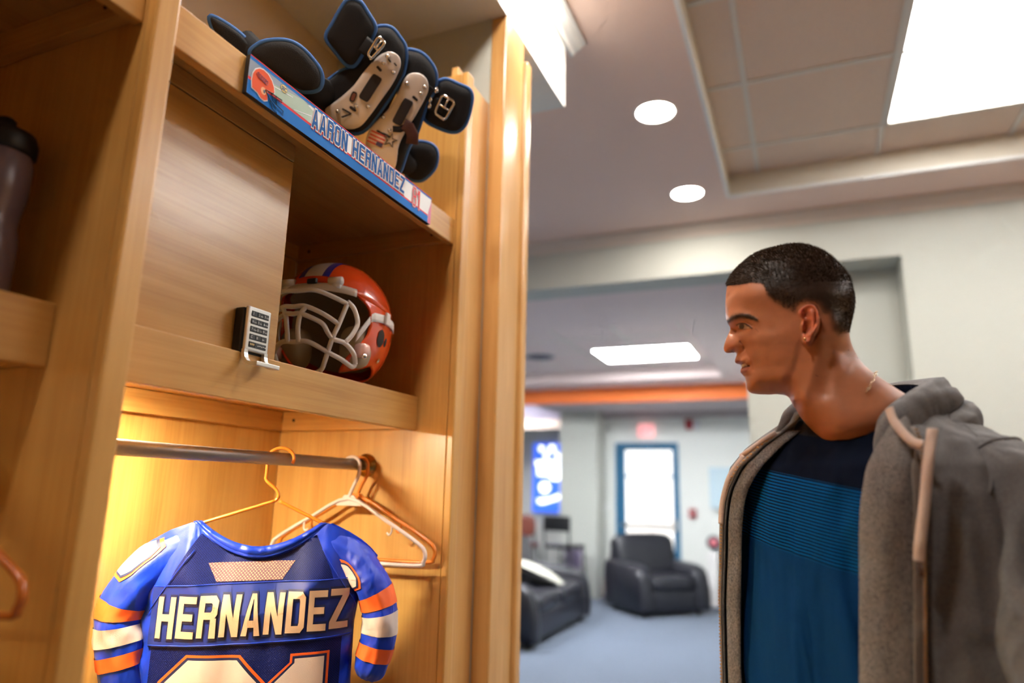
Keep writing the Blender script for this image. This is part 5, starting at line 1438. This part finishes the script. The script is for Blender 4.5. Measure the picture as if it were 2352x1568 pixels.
bs.inputs['Subsurface Weight'].default_value = .12; bs.inputs['Subsurface Radius'].default_value = (.008, .003, .0015); bs.inputs['Subsurface Scale'].default_value = .6
tn = nt.nodes.new('ShaderNodeTexCoord'); nn = nt.nodes.new('ShaderNodeTexNoise'); nn.inputs['Scale'].default_value = 900; nn.inputs['Detail'].default_value = 2
bn = nt.nodes.new('ShaderNodeBump'); bn.inputs['Strength'].default_value = .12; bn.inputs['Distance'].default_value = .0008
nt.links.new(tn.outputs['Object'], nn.inputs['Vector']); nt.links.new(nn.outputs['Fac'], bn.inputs['Height']); nt.links.new(bn.outputs[0], bs.inputs['Normal'])
man = thing('person', 'young man with short dark hair in grey hooded jacket and blue striped shirt, in profile', 'person', (TO.x, TO.y, 0))
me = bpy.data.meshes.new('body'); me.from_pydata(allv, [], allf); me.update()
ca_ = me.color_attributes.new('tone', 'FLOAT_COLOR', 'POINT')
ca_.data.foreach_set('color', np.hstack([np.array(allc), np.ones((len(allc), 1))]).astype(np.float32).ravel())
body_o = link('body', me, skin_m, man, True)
# ---- hair: short strands on the scalp
rng = np.random.default_rng(7)
hv, hf = [], []
hmask = hm_.copy()
Pn = np.stack([V[..., 0], -B_, V[..., 2]], -1)
du = np.roll(Pn, -1, 1) - np.roll(Pn, 1, 1); dv = np.gradient(Pn, axis=0); nrm = np.cross(du, dv); nrm /= np.linalg.norm(nrm, axis=-1, keepdims=True) + 1e-12
outw = Pn - np.array([cc[0], 0, cc[1]]); sgn = np.sign((nrm * outw).sum(-1)); nrm *= sgn[..., None]
area = np.linalg.norm(np.cross(du, dv), axis=-1) * (hmask > .25); area[0] = 0
pr_ = (area / area.sum()).ravel(); pick = rng.choice(NR * NP, 60000, p=pr_)
for q in pick:
    j, i = divmod(int(q), NP)
    p = Pn[j, i] + rng.normal(0, .0006, 3); nn_ = nrm[j, i]; m_ = hmask[j, i]
    comb = np.array([-.55, 0, -.15 - .5 * (CY[j, i] > 400)])
    if CY[j, i] < 460 and CX[j, i] < 420: comb = np.array([-.9, 0, -.5])
    d = nn_ * .75 + comb + rng.normal(0, .22, 3); d /= np.linalg.norm(d)
    ln = (.0045 if CY[j, i] < 420 else .0030) * (.35 + .65 * m_) * rng.uniform(.7, 1.25)
    sd = np.cross(d, rng.normal(0, 1, 3)); sd /= np.linalg.norm(sd) + 1e-9; sd *= .00032
    side = 1 if rng.random() < .62 else -1
    k = len(hv)
    for r_ in (p - sd - nn_ * .0006, p + sd - nn_ * .0006, p + d * ln):
        hv.append((r_[0], YH + r_[1] * side, r_[2]))
    hf.append((k, k + 1, k + 2))
area = np.linalg.norm(np.cross(du, dv), axis=-1) * np.clip(bm_k - .25, 0, 1); area[0] = 0
for q in rng.choice(NR * NP, 2600, p=(area / area.sum()).ravel()):
    j, i = divmod(int(q), NP); p = Pn[j, i] + rng.normal(0, .0004, 3); nn_ = nrm[j, i]
    d = nn_ * .30 + np.array([.85, 0, .35 - .9 * bp_[j, i]]) + rng.normal(0, .15, 3); d /= np.linalg.norm(d); ln = .0055 * rng.uniform(.6, 1.1)
    sd = np.cross(d, nn_); sd /= np.linalg.norm(sd) + 1e-9; sd *= .00022
    side = 1 if rng.random() < .6 else -1; k = len(hv)
    for r_ in (p - sd - nn_ * .0003, p + sd - nn_ * .0003, p + d * ln): hv.append((r_[0], YH + r_[1] * side, r_[2]))
    hf.append((k, k + 1, k + 2))
me = bpy.data.meshes.new('hair'); me.from_pydata(hv, [], hf); me.update()
hair_o = link('hair', me, mat('hair_dark', srgb(84, 70, 60), .75, spec=.15), man); hair_o['kind'] = 'stuff'
hair_o['label'] = 'closely cropped dark brown hair'
# teeth
tc_ = cworld(352, 1114, .017)
b = MB(); b.sup((tc_.x + .010, YH, tc_.z + .0014), (.0195, .0205, .0032), .6, .9); b.build('teeth', mat('teeth', srgb(232, 224, 214), .3), man, True)
# earring and neck chain
e_ = cworld(853, 893, .0845); b = MB(); b.sup(e_, (.0024, .0024, .0024), 1, 1, 12, 8); b.build('earring', mat('earring_gold', srgb(240, 205, 150), .15, 1.0), man, True)
# ================================================================ CLOTHES
def fabric(name, c1, c2, scale=900, rough=.9, bump=.6):
    """heathered knit"""
    m = bpy.data.materials.new(name); m.use_nodes = True; nt = m.node_tree; b = nt.nodes['Principled BSDF']; N = nt.nodes.new; L = nt.links.new
    tc = N('ShaderNodeTexCoord'); n = N('ShaderNodeTexNoise'); n.inputs['Scale'].default_value = scale; n.inputs['Detail'].default_value = 4; n.inputs['Roughness'].default_value = .8
    mp = N('ShaderNodeMapping'); mp.inputs['Scale'].default_value = (1, 1, .45); L(tc.outputs['Object'], mp.inputs[0]); L(mp.outputs[0], n.inputs['Vector'])
    r = N('ShaderNodeMapRange'); r.inputs[1].default_value = .38; r.inputs[2].default_value = .62; L(n.outputs['Fac'], r.inputs[0])
    mx = N('ShaderNodeMix'); mx.data_type = 'RGBA'; mx.inputs[6].default_value = c1; mx.inputs[7].default_value = c2; L(r.outputs[0], mx.inputs[0]); L(mx.outputs[2], b.inputs['Base Color'])
    b.inputs['Roughness'].default_value = rough; b.inputs['Sheen Weight'].default_value = .12; b.inputs['Sheen Roughness'].default_value = .5
    bp = N('ShaderNodeBump'); bp.inputs['Strength'].default_value = bump; bp.inputs['Distance'].default_value = .0012; L(n.outputs['Fac'], bp.inputs['Height']); L(bp.outputs[0], b.inputs['Normal'])
    wrinkle(m, 11, .05, .55, (1, 1, .6))
    MATS[name] = m; return m
grey_f = fabric('hoodie_grey', srgb(80, 79, 82), srgb(120, 118, 120))
fleece = fabric('hoodie_fleece', srgb(64, 60, 61), srgb(146, 139, 136), 700, .95, 1.0)
rib_f = fabric('zip_tape_grey', srgb(112, 102, 96), srgb(136, 124, 116), 1200)
cream_f = fabric('cord_cream', srgb(190, 165, 152), srgb(220, 196, 184), 1500, .8, .4)
# shirt cloth: navy yoke, striped band, heather blue body
sm = bpy.data.materials.new('shirt_cloth'); sm.use_nodes = True; nt = sm.node_tree; bs = nt.nodes['Principled BSDF']; N = nt.nodes.new; L = nt.links.new
uvn = N('ShaderNodeUVMap'); sx = N('ShaderNodeSeparateXYZ'); L(uvn.outputs[0], sx.inputs[0])
H1, H2 = 1.514, 1.402
wv = N('ShaderNodeMath'); wv.operation = 'MULTIPLY'; wv.inputs[1].default_value = 2 * math.pi / .0047; L(sx.outputs[1], wv.inputs[0])
sn = N('ShaderNodeMath'); sn.operation = 'SINE'; L(wv.outputs[0], sn.inputs[0])
gt = N('ShaderNodeMapRange'); gt.inputs[1].default_value = -.15; gt.inputs[2].default_value = .45; L(sn.outputs[0], gt.inputs[0])
tcn = N('ShaderNodeTexCoord'); nz_ = N('ShaderNodeTexNoise'); nz_.inputs['Scale'].default_value = 1300; nz_.inputs['Detail'].default_value = 3; L(tcn.outputs['Object'], nz_.inputs['Vector'])
hb = N('ShaderNodeMix'); hb.data_type = 'RGBA'; hb.inputs[6].default_value = srgb(0, 26, 66); hb.inputs[7].default_value = srgb(18, 70, 126); L(nz_.outputs['Fac'], hb.inputs[0])
st_ = N('ShaderNodeMix'); st_.data_type = 'RGBA'; st_.inputs[6].default_value = srgb(8, 16, 34); st_.inputs[7].default_value = srgb(0, 88, 158); L(gt.outputs[0], st_.inputs[0])
c1 = N('ShaderNodeMath'); c1.operation = 'GREATER_THAN'; c1.inputs[1].default_value = H2; L(sx.outputs[1], c1.inputs[0])
c2 = N('ShaderNodeMath'); c2.operation = 'GREATER_THAN'; c2.inputs[1].default_value = H1; L(sx.outputs[1], c2.inputs[0])
m1 = N('ShaderNodeMix'); m1.data_type = 'RGBA'; L(c1.outputs[0], m1.inputs[0]); L(hb.outputs[2], m1.inputs[6]); L(st_.outputs[2], m1.inputs[7])
m2 = N('ShaderNodeMix'); m2.data_type = 'RGBA'; L(c2.outputs[0], m2.inputs[0]); L(m1.outputs[2], m2.inputs[6]); m2.inputs[7].default_value = srgb(12, 20, 38)
L(m2.outputs[2], bs.inputs['Base Color']); bs.inputs['Roughness'].default_value = .85; bs.inputs['Specular IOR Level'].default_value = .06
bpn = N('ShaderNodeBump'); bpn.inputs['Strength'].default_value = .35; bpn.inputs['Distance'].default_value = .001; L(nz_.outputs['Fac'], bpn.inputs['Height']); L(bpn.outputs[0], bs.inputs['Normal'])

wrinkle(sm, 12, .04, .5, (1, 1, .3))
SHZ = [.80, 1.10, 1.30, 1.42, 1.47, 1.505, 1.535, 1.556, 1.575, 1.592, 1.612, 1.632]
KL = [1.0, 1.0, 1.0, 1.0, .985, .94, .83, .70, .56, .47, .41, .375]
KF = [.98, 1.0, 1.02, 1.02, .99, .93, .83, .72, .62, .56, .53, .50]
CF = [0, 0, 0, 0, 0, 0, -.004, -.008, -.012, -.014, -.015, -.016]     # rings drift back towards the neck
def ring(phi, z, hw_, hd_, e=.82, off=0.0):
    pw = lambda v: math.copysign(abs(v) ** e, v)
    kl = np.interp(z, SHZ, KL); kf = np.interp(z, SHZ, KF); cf = np.interp(z, SHZ, CF)
    return ((hw_ * kl + off) * pw(math.sin(phi)), (hd_ * kf + off) * pw(math.cos(phi)) + cf)
def projx(p):
    d = Vector(p) - CAM; z = d.dot(cfw); return W / 2 + FPX * d.dot(crt) / z, H / 2 - FPX * d.dot(cup) / z
# shirt
SHW, SHD = .198, .128
def shirt_r(phi, z):
    w = .0035 * noise.noise(Vector((math.sin(phi) * 5, math.cos(phi) * 5, z * 2.2))) + .0025 * noise.noise(Vector((math.sin(phi) * 13, math.cos(phi) * 13, z * 3.0)))
    w += .011 * max(0, math.sin(phi * 7.0 + z * 5.0 + .6)) ** 8 * np.clip((1.50 - z) / .2, 0, 1) + .007 * max(0, math.sin(phi * 11 - z * 4 + 2)) ** 8 * np.clip((1.46 - z) / .2, 0, 1)
    return w
NCK = []
def neck_z(phi):
    """height of the shirt's round neckline: low in front, higher at the back"""
    return 1.563 + .076 * ((1 - math.cos(phi)) / 2) ** .6
def shirt_pt(phi, v):
    z1 = neck_z(phi); z = .80 + (z1 - .80) * v
    l, f = ring(phi, z, SHW, SHD, off=shirt_r(phi, z)); return TP(l, f, z)
b = MB(); vv = [1 - (1 - k / 109) ** 1.6 for k in range(110)]
b.grid(lambda u, v: shirt_pt(2 * math.pi * u, vv[int(round(v * 109))]), 160, 110, closed_u=True)
me = b.data('shirt'); uvl = me.uv_layers.new(name='UVMap')
for li, lp in enumerate(me.loops):
    c = me.vertices[lp.vertex_index].co - TO; uvl.data[li].uv = (c.dot(TL), c.z + .184 * (c.dot(TL) + .165))
shirt = link('shirt', me, sm, man, True)
b = MB()
def nb2(u, v):
    phi = 2 * math.pi * u; z = neck_z(phi) - .016 + .018 * v; l, f = ring(phi, z, SHW, SHD, off=shirt_r(phi, z) + .0022 * math.sin(math.pi * min(1, v + .1)) ** .5); return TP(l, f, z)
b.grid(nb2, 90, 7, closed_u=True); b.build('neckband', mat('neckband_navy', srgb(12, 18, 32), .85, bump=.3, bscale=1200), man, True)

# jacket: open front; edges found where the photo shows them
JW, JD = .226, .150
def edge_phi(z, target, side):
    best = None
    for k in range(200):
        phi = side * math.radians(5 + k * .6); l, f = ring(phi, z, JW, JD)
        x, _ = projx(TP(l, f, z)); d = abs(x - target)
        if best is None or d < best[0]: best = (d, phi)
    return best[1]
ZJ = [.78, 1.0, 1.2, 1.3, 1.4, 1.45, 1.5, 1.53, 1.56, 1.59]
EL = [edge_phi(z, t, 1) for z, t in zip(ZJ, [2000, 1998, 1994, 1992, 1990, 1992, 2004, 2022, 2045, 2062])]
ER = [math.radians(a) for a in (-46, -46, -45, -43, -39, -36, -29, -25, -23, -23)]
def jk_r(phi, z):
    w = .009 * noise.noise(Vector((math.sin(phi) * 3, math.cos(phi) * 3, z * 4.5))) + .006 * noise.noise(Vector((math.sin(phi) * 8, math.cos(phi) * 8, z * 6)))
    pn = phi % (2 * math.pi)
    w *= .3 if pn > math.pi * 1.45 else 1.0
    return w + .007 * np.clip((1.35 - z) / .4, 0, 1)
def jk(u, v, off=0.0, z1=1.592):
    z = .78 + (z1 - .78) * v
    a, b_ = np.interp(z, ZJ, EL), np.interp(z, ZJ, ER)
    phi = a + (2 * math.pi + b_ - a) * u
    l, f = ring(phi, z, JW, JD, off=jk_r(phi, z) + off + (.010 * math.exp(-(u / .05) ** 2) + .010 * math.exp(-((1 - u) / .05) ** 2)) * np.clip((1.57 - z) / .08, 0, 1))
    return TP(l, f, z)
b = MB(); b.grid(lambda u, v: jk(u, vv[int(round(v * 109))]), 150, 110)
jacket = b.build('jacket', grey_f, man, True)
jacket['label'] = 'open grey zip hooded sweatshirt'
md = jacket.modifiers.new('thick', 'SOLIDIFY'); md.thickness = .003; md.offset = 1
# left lapel rolled outward, showing the fleece; zip tape and teeth at its edge
def lapel(u, v):
    z = .80 + (1.572 - .80) * v; a = np.interp(z, ZJ, EL); w = np.interp(z, [.8, 1.2, 1.45, 1.53, 1.57], [.19, .22, .24, .20, .10]) * 1.25
    phi = a + w * u - .02 * (u < .02)
    l, f = ring(phi, z, JW, JD, off=jk_r(phi, z) + .012 * math.exp(-(u * w / .3) ** 2) + .006 + .006 * math.sin(math.pi * min(1, u * 1.0)) + .004 * noise.noise(Vector((u * 2, z * 6, 3))))
    return TP(l, f, z)
b = MB(); b.grid(lapel, 14, 80); o = b.build('lapel_lining', fleece, man, True); o.modifiers.new('thick', 'SOLIDIFY').thickness = .003
def strip_at(u0, u1, off, m, nm, n=60, z0=.80, z1=1.555):
    def P(u, v):
        z = z0 + (z1 - z0) * v; k = (z - .80) / (1.572 - .80); p = Vector(lapel(u0 + (u1 - u0) * u, k)); l_ = p - TO; d = (TL * l_.dot(TL) + TF * l_.dot(TF)); d.z = 0; return p + d.normalized() * off
    b = MB(); b.grid(P, 5, n); o = b.build(nm, m, man, True); o.modifiers.new('thick', 'SOLIDIFY').thickness = .0018; return P
strip_at(.86, 1.02, .003, rib_f, 'zip_tape')
PZ = strip_at(1.02, 1.10, .0035, rib_f, 'zip_tape')
brass = mat('zip_brass', srgb(170, 130, 80), .35, 1.0)
b = MB()
for k in range(150):
    p = Vector(PZ(.5, k / 150)); q = Vector(PZ(.5, (k + .45) / 150)); b.tube([p - TL * .0022, p + TL * .0022], .0011, 5)
b.build('zip_teeth', brass, man)
# right edge: tape, teeth
def redge(off, du, v):
    z = .80 + (1.56 - .80) * v; k = (z - .78) / (1.592 - .78); p = Vector(jk(1 - du, k)); d = p - TO; d.z = 0; return p + d.normalized() * off
b = MB(); b.grid(lambda u, v: redge(.006, .03 * u, v), 4, 70); o = b.build('zip_tape', rib_f, man, True); o.modifiers.new('thick', 'SOLIDIFY').thickness = .002
b = MB()
for k in range(150):
    p = redge(.0065, .004, k / 150); b.tube([p - TL * .002, p + TL * .002], .0011, 5)
b.build('zip_teeth', brass, man)
b = MB(); b.grid(lambda u, v: Vector(jk(1 + .02 * u, (.80 + .76 * v - .78) / .812, -.004 - .010 * u)), 4, 60); o = b.build('facing', fleece, man, True); o.modifiers.new('thick', 'SOLIDIFY').thickness = .002
# sleeves
def sleeve_m(s, pts, rad, nm):
    c = catmull([TP(*p) for p in pts], 10); n = len(c)
    def P(u, v):
        i = min(int(v * (n - 1)), n - 2); f = v * (n - 1) - i; p = Vector(c[i]) * (1 - f) + Vector(c[i + 1]) * f
        t = (Vector(c[i + 1]) - Vector(c[i])).normalized(); n1 = (TL - t * t.dot(TL)).normalized(); n2 = t.cross(n1); a = 2 * math.pi * u
        R = np.interp(v, *rad) * (1 + .16 * noise.noise(Vector((math.cos(a) * 1.5, math.sin(a) * 1.5, v * 7 + s * 5))) + .09 * noise.noise(Vector((math.cos(a) * 2.4 + v * 3, math.sin(a) * 2.4, v * 13))) + .035 * math.sin(v * 46 + math.cos(a) * 2.4) * np.clip((v - .25) / .3, 0, 1))
        return p + n1 * (R * math.cos(a)) + n2 * (R * math.sin(a))
    b = MB(); b.grid(P, 44, 90, closed_u=True); o = b.build(nm, grey_f, man, True); return P
SL = sleeve_m(1, [(.120, -.012, 1.500), (.180, -.002, 1.475), (.220, .012, 1.40), (.238, .028, 1.28), (.246, .042, 1.17), (.252, .06, 1.05), (.250, .07, .95)], ([0, .12, .3, .6, .9, 1], [.060, .072, .076, .072, .055, .042]), 'sleeve')
SR = sleeve_m(-1, [(-.120, -.015, 1.500), (-.170, -.018, 1.47), (-.200, -.022, 1.39), (-.214, -.028, 1.28), (-.222, -.02, 1.17), (-.236, .02, 1.05), (-.242, .05, .95)], ([0, .12, .3, .6, .9, 1], [.058, .066, .070, .068, .054, .042]), 'sleeve')
b = MB(); b.tube([Vector(SL(u, .135)) + (Vector(SL(u, .135)) - TP(.19, -.014, 1.46)).normalized() * .001 for u in np.linspace(0, 1, 40)[:-1]], .0018, 6, closed=True); b.build('seam', grey_f, man, True)
def jsurf(phi, z, off):
    l, f = ring(phi, z, JW, JD, off=jk_r(phi, z) + off); return TP(l, f, z)
b = MB(); b.tube([jsurf(math.radians(np.interp(z, [1.47, 1.585], [62, 84])), z, .0035) for z in np.linspace(1.585, 1.47, 18)], .0020, 6); b.build('seam', grey_f, man, True)
# hood lying round the neck, with front collar flaps
def roll(pts, rad, nm, m, flat=.7, amp=.16, seg=26):
    c = catmull([TP(*p) for p in pts], 12); n = len(c)
    def P(u, v):
        i = min(int(v * (n - 1)), n - 2); f = v * (n - 1) - i; p = Vector(c[i]) * (1 - f) + Vector(c[i + 1]) * f
        t = (Vector(c[i + 1]) - Vector(c[i])).normalized(); n1 = (Vector((0, 0, 1)) - t * t.z).normalized(); n2 = t.cross(n1); a = 2 * math.pi * u
        R = np.interp(v, *rad) * (1 + amp * noise.noise(Vector((math.cos(a) * 1.6, math.sin(a) * 1.6, v * 7))) + amp * .6 * noise.noise(Vector((math.cos(a) * 3, math.sin(a) * 3, v * 3 + 8))))
        return p + n1 * (R * math.sin(a)) + n2 * (R * flat * math.cos(a))
    b = MB(); b.grid(P, seg, 80, closed_u=True); return b.build(nm, m, man, True)
HOOD = [(.088, .108, 1.515), (.100, .075, 1.556), (.108, .030, 1.580), (.106, -.030, 1.594), (.075, -.085, 1.602), (.0, -.115, 1.606), (-.07, -.085, 1.608), (-.098, -.03, 1.598), (-.095, .03, 1.580), (-.085, .07, 1.555), (-.080, .100, 1.530)]
roll(HOOD, ([0, .08, .25, .5, .75, .92, 1], [.012, .030, .036, .044, .034, .020, .008]), 'hood', grey_f, .62)
roll([(.02, -.140, 1.570), (.065, -.125, 1.580), (.105, -.090, 1.578), (.130, -.045, 1.568), (.140, .0, 1.556), (.138, .04, 1.540), (.125, .075, 1.522)], ([0, .15, .4, .7, 1], [.026, .030, .028, .022, .006]), 'hood_fold', grey_f, .7, .25)
# cream cords and edge trim
def cord(path, r, nm, flat=.5, up=None):
    b = MB(); b.tube(catmull(path, 8), r, 8, flat=flat, up=up); return b.build(nm, cream_f, man, True)
def onf(px_, py_, f_):
    """measured point on the front plane f_ of the torso"""
    return onp(TO + TF * f_, TF, px_, py_)
cord([onf(2042, 938, .130), onf(2052, 965, .136), onf(2075, 995, .142), onf(2098, 1016, .146), onf(2120, 1022, .148)], .0062, 'collar_trim', .5, tuple(TF))
cord([onf(2142, 985, .146), onf(2132, 1060, .158), onf(2124, 1150, .164), onf(2114, 1240, .168), onf(2110, 1288, .168)], .0068, 'drawstring', .55, tuple(TF))
b = MB(); b.tube([onf(2112, 1290, .168), onf(2118, 1325, .168)], .0022, 6); b.build('cord_tip', mat('cord_tip', srgb(70, 44, 36), .4), man, True)
zr = lambda z: (z - .80) / .76
cord([redge(.010, .004, zr(1.558)), redge(.011, .008, zr(1.545)), redge(.011, .014, zr(1.53)), redge(.010, .03, zr(1.522))], .0042, 'collar_trim', .5, tuple(TF))
cord([redge(.008, .022, zr(1.522)), redge(.008, .010, zr(1.49)), redge(.008, .004, zr(1.45)), redge(.008, .002, zr(1.415))], .0052, 'drawstring', .55, tuple(TF))
# neck chain
b = MB()
ch0 = catmull([cworld(1380, 1345, .058), cworld(1405, 1300, .054), cworld(1440, 1235, .042), cworld(1458, 1190, .025), cworld(1462, 1172, .006)], 2)
ch0 = [Vector(p) for p in ch0]
for k in range(len(ch0) - 1):
    c, t = (ch0[k] + ch0[k + 1]) / 2, (ch0[k + 1] - ch0[k]).normalized()
    a = Vector((0, -1, .2)) if k % 2 == 0 else Vector((1, -.4, .5)); a = (a - t * a.dot(t)).normalized()
    b.tube([c + t * (.0042 * math.cos(q)) + a * (.0024 * math.sin(q)) - Vector((0, .0015, 0)) for q in np.linspace(0, 6.283, 13)[:-1]], .0008, 5, closed=True)
b.build('neck_chain', mat('chain_gold', srgb(235, 215, 185), .2, 1.0), man, True)
# trousers and shoes
denim = mat('dark_denim', srgb(34, 40, 58), .85, bump=.4, bscale=600)
b = MB()
for s in (1, -1):
    b.tube(catmull([TP(s * .085, 0, .96), TP(s * .10, .0, .80), TP(s * .125, .012, .50), TP(s * .138, -.005, .22), TP(s * .142, -.005, .045)], 6), [np.interp(k / 24, [0, .3, .6, 1], [.118, .108, .088, .078]) for k in range(25)], 24)
b.sup(TP(0, -.005, .93), (.19, .15, .14), .7, .8); b.build('trousers', denim, man, True)
for s in (1, -1):
    T = Matrix.Translation(TP(s * .148, .045, 0)) @ Matrix((TL, TF, Vector((0, 0, 1)))).transposed().to_4x4()
    b = MB(T); b.sup((0, 0, .052), (.05, .145, .048), .6, .7, 28, 12, fn=lambda p: Vector((p.x, p.y, p.z * (1 - .35 * max(0, p.y / .145))))); sh_o = b.build('shoe', mat('shoe_leather', srgb(60, 60, 66), .5), man, True)
    b = MB(T); b.sup((0, 0, .012), (.053, .15, .012), .4, .7, 28, 8); b.build('sole', mat('shoe_sole', srgb(220, 220, 220), .6), sh_o, True)
